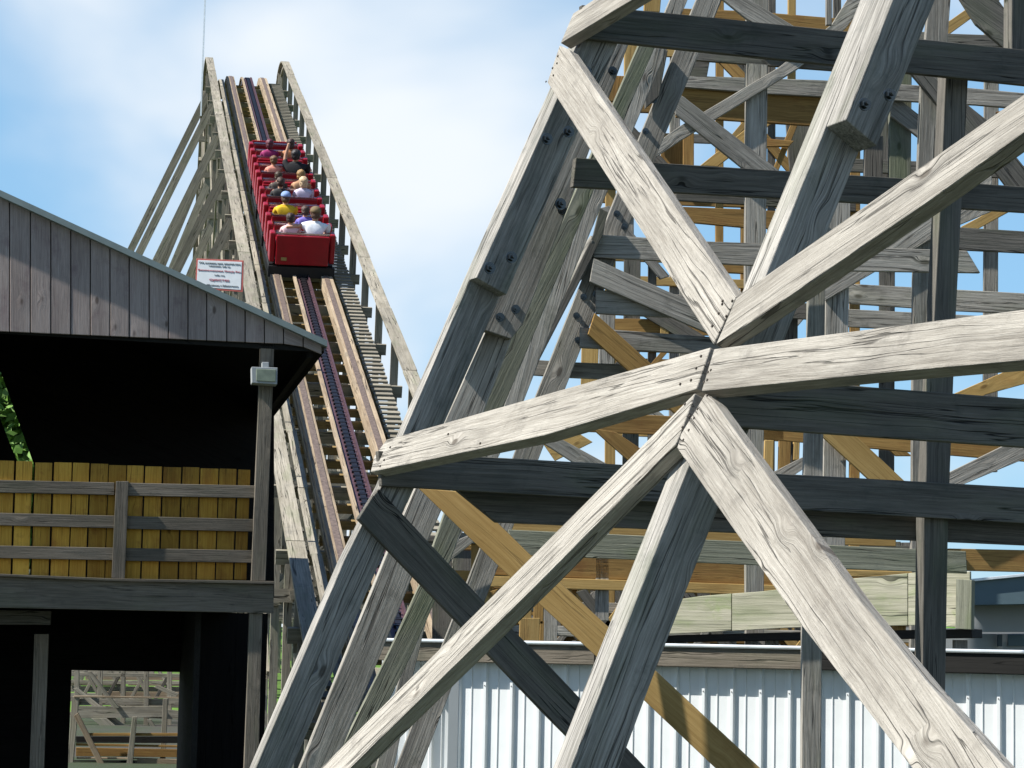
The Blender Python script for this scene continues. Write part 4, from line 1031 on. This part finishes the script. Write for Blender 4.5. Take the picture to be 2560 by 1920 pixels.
# ================================================================== THROUGH THE OPENING
OB = empty('yard_fence', (0, 0, 0), 'grey post and rail fence with slanting brace seen through the station opening', 'fence')
OB.matrix_basis = Matrix.Translation((P(330, 1800, 36).x, 36, 0))
OP = bent(330, 1800, 36, 4)
def oz(zx, zy): return (150 + zx / 5.53, 1640 + zy / 5.53)
def ob(nm, zp, mat, off=0, t=.06, ground=False): return pbeam(nm, [oz(*q) for q in zp], OP, t, mat, OB, off, ground=ground)
ob('post', [(165, 560), (100, 1548), (175, 1548), (260, 560)], FAR, .05, .1, True)
ob('post', [(1000, 840), (930, 1410), (1010, 1410), (1065, 840)], FAR, .07, .08, True)
ob('post', [(1690, 200), (1630, 1548), (1690, 1548), (1730, 200)], FAR, .05, .1, True)
ob('post', [(1425, 590), (1400, 1060), (1470, 1060), (1490, 590)], FAR, -.3, .1, True)
ob('rail', [(190, 545), (1700, 570), (1700, 590), (190, 572)], RAILW, .06)
ob('rail', [(380, 1065), (1660, 1065), (1660, 1105), (380, 1105)], AMB, .0, .05)
ob('rail', [(220, 1205), (1650, 1235), (1650, 1265), (220, 1240)], AMB, .0, .05)
ob('rail', [(230, 1395), (1070, 1410), (1070, 1430), (230, 1425)], RAILW, .0, .1)
ob('rail', [(1070, 1410), (1630, 1430), (1620, 1500), (1060, 1480)], RAILW, .0, .1)
ob('brace', [(190, 830), (250, 780), (640, 1548), (550, 1548)], RAILW, .14, .05)
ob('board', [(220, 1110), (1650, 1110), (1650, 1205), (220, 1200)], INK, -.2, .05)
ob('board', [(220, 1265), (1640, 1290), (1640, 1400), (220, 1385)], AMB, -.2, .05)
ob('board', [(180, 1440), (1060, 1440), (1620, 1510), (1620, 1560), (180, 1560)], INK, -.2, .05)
OT2 = empty('distant_trestle', (P(330, 1700, 55).x, 55, 0), 'pale jumbled timber trestle far off through the station opening', 'trestle')
OT2.matrix_basis = Matrix.Translation((P(330, 1700, 55).x, 55, 0))
OQ = bent(330, 1700, 52, 3)
def o2(nm, zp, mat=FAR, off=0, t=.08, ground=False): return pbeam(nm, [oz(*q) for q in zp], OQ, t, mat, OT2, off, ground=ground)
o2('ledger', [(180, 690), (1420, 700), (1420, 850), (180, 860)], FAR, .1)
o2('ledger', [(1040, 700), (1700, 760), (1700, 880), (1040, 850)], FAR, .05)
o2('ledger', [(180, 590), (1700, 590), (1700, 680), (180, 680)], FAR, -.3)
o2('diagonal_brace', [(370, 220), (430, 215), (820, 720), (740, 720)], FAR, .25)
o2('diagonal_brace', [(180, 450), (240, 440), (1050, 1080), (870, 1080)], FAR, .0)
o2('diagonal_brace', [(430, 860), (640, 860), (900, 1080), (700, 1080)], FAR, .2)
o2('diagonal_brace', [(1200, 880), (1260, 880), (1390, 1080), (1320, 1080)], FAR, .25)
o2('diagonal_brace', [(1290, 430), (1350, 400), (1640, 520), (1600, 570)], FAR, .3)
for k in range(5):
    x = 200 + k * 320; pl2 = bent(330, 1700, 54 + 2 * (k % 3), 3)
    o2('post', [(x, 150), (x - 5, 1080), (x + 60, 1080), (x + 65, 150)], FAR, -.2 - .4 * (k % 3), .1, True)
for k in range(9):
    x = 150 + k * 170; s_ = 1 if k % 2 else -1
    o2('diagonal_brace', [(x, 200), (x + 50, 200), (x + 50 + s_ * 220, 600), (x + s_ * 220, 600)], rr.choice([FAR, FAR, DKG]), -1.2 - .25 * (k % 4))
for k, y in enumerate((230, 330, 430, 510)):
    o2('ledger', [(100, y), (1900, y + 20), (1900, y + 70), (100, y + 50)], FAR, -1.0 - .9 * k)

for k, (y, x0, x1) in enumerate([(190, 100, 1300), (262, 350, 1900), (338, 100, 900), (340, 940, 1900), (415, 100, 1700), (488, 500, 1900), (560, 100, 1200), (640, 700, 1900), (775, 100, 1900)]):
    o2('ledger', [(x0, y), (x1, y + 12), (x1, y + 78), (x0, y + 66)], rr.choice([FAR, FAR, RAILW]), -2.0 - .5 * (k % 2))

# grass bank and shrubs beyond
bm = bmesh.new(); rg_ = random.Random(5)
n1, n2 = 40, 16
vg = [[bm.verts.new((-30 + 50 * i / n1, 60 + 25 * j / n2, -.1 + 2.6 * (j / n2) ** .8 * (1 + .15 * math.sin(i * .9)) + rg_.uniform(-.08, .08))) for j in range(n2 + 1)] for i in range(n1 + 1)]
for i in range(n1):
    for j in range(n2): bm.faces.new((vg[i][j], vg[i + 1][j], vg[i + 1][j + 1], vg[i][j + 1]))
gb = from_bm('grass_bank', bm, simple('lush_grass', (0.07, 0.15, 0.012), .9, 0, .4, 2), None, None, True); tag(gb, 'green grass bank beyond the station', None, None, 'structure')
def leafy(name, c, rx, ry, rz, ncl, label, trunk=1.0):
    root = empty(name, (c[0], c[1], 0), label, 'tree'); root.matrix_basis = Matrix.Translation((c[0], c[1], 0))
    bm = bmesh.new(); rl = random.Random(int(c[0] * 7) + 3)
    for i in range(ncl):
        while True:
            d = Vector((rl.uniform(-1, 1), rl.uniform(-1, 1), rl.uniform(-1, 1)))
            if d.length <= 1: break
        d *= (.75 + .25 * math.sin(d.x * 5) * math.cos(d.z * 6)); q = Vector(c) + Vector((d.x * rx, d.y * ry, d.z * rz))
        for j in range(5):
            o0 = q + Vector((rl.uniform(-.25, .25), rl.uniform(-.25, .25), rl.uniform(-.25, .25)))
            e1 = Vector((rl.uniform(-1, 1), rl.uniform(-1, 1), rl.uniform(-1, 1))).normalized() * .13; e2 = e1.cross(Vector((rl.uniform(-1, 1), rl.uniform(-1, 1), rl.uniform(-1, 1)))).normalized() * .07
            bm.faces.new([bm.verts.new(o0 - e1), bm.verts.new(o0 + e2), bm.verts.new(o0 + e1), bm.verts.new(o0 - e2)])
    o = from_bm('crown', bm, LEAF, root)
    bm = bmesh.new(); bmesh.ops.create_cone(bm, cap_ends=True, segments=10, radius1=.22, radius2=.08, depth=c[2], matrix=Matrix.Translation((c[0], c[1], c[2] / 2))); from_bm('trunk', bm, DKG, root)
pg_ = P(36, 1060, 43)
leafy('bushy_tree', (pg_.x, 44.0, pg_.z - .3), 2.0, 1.6, 2.5, 3600, 'green bushy tree glimpsed through the gap at the left of the dark station')
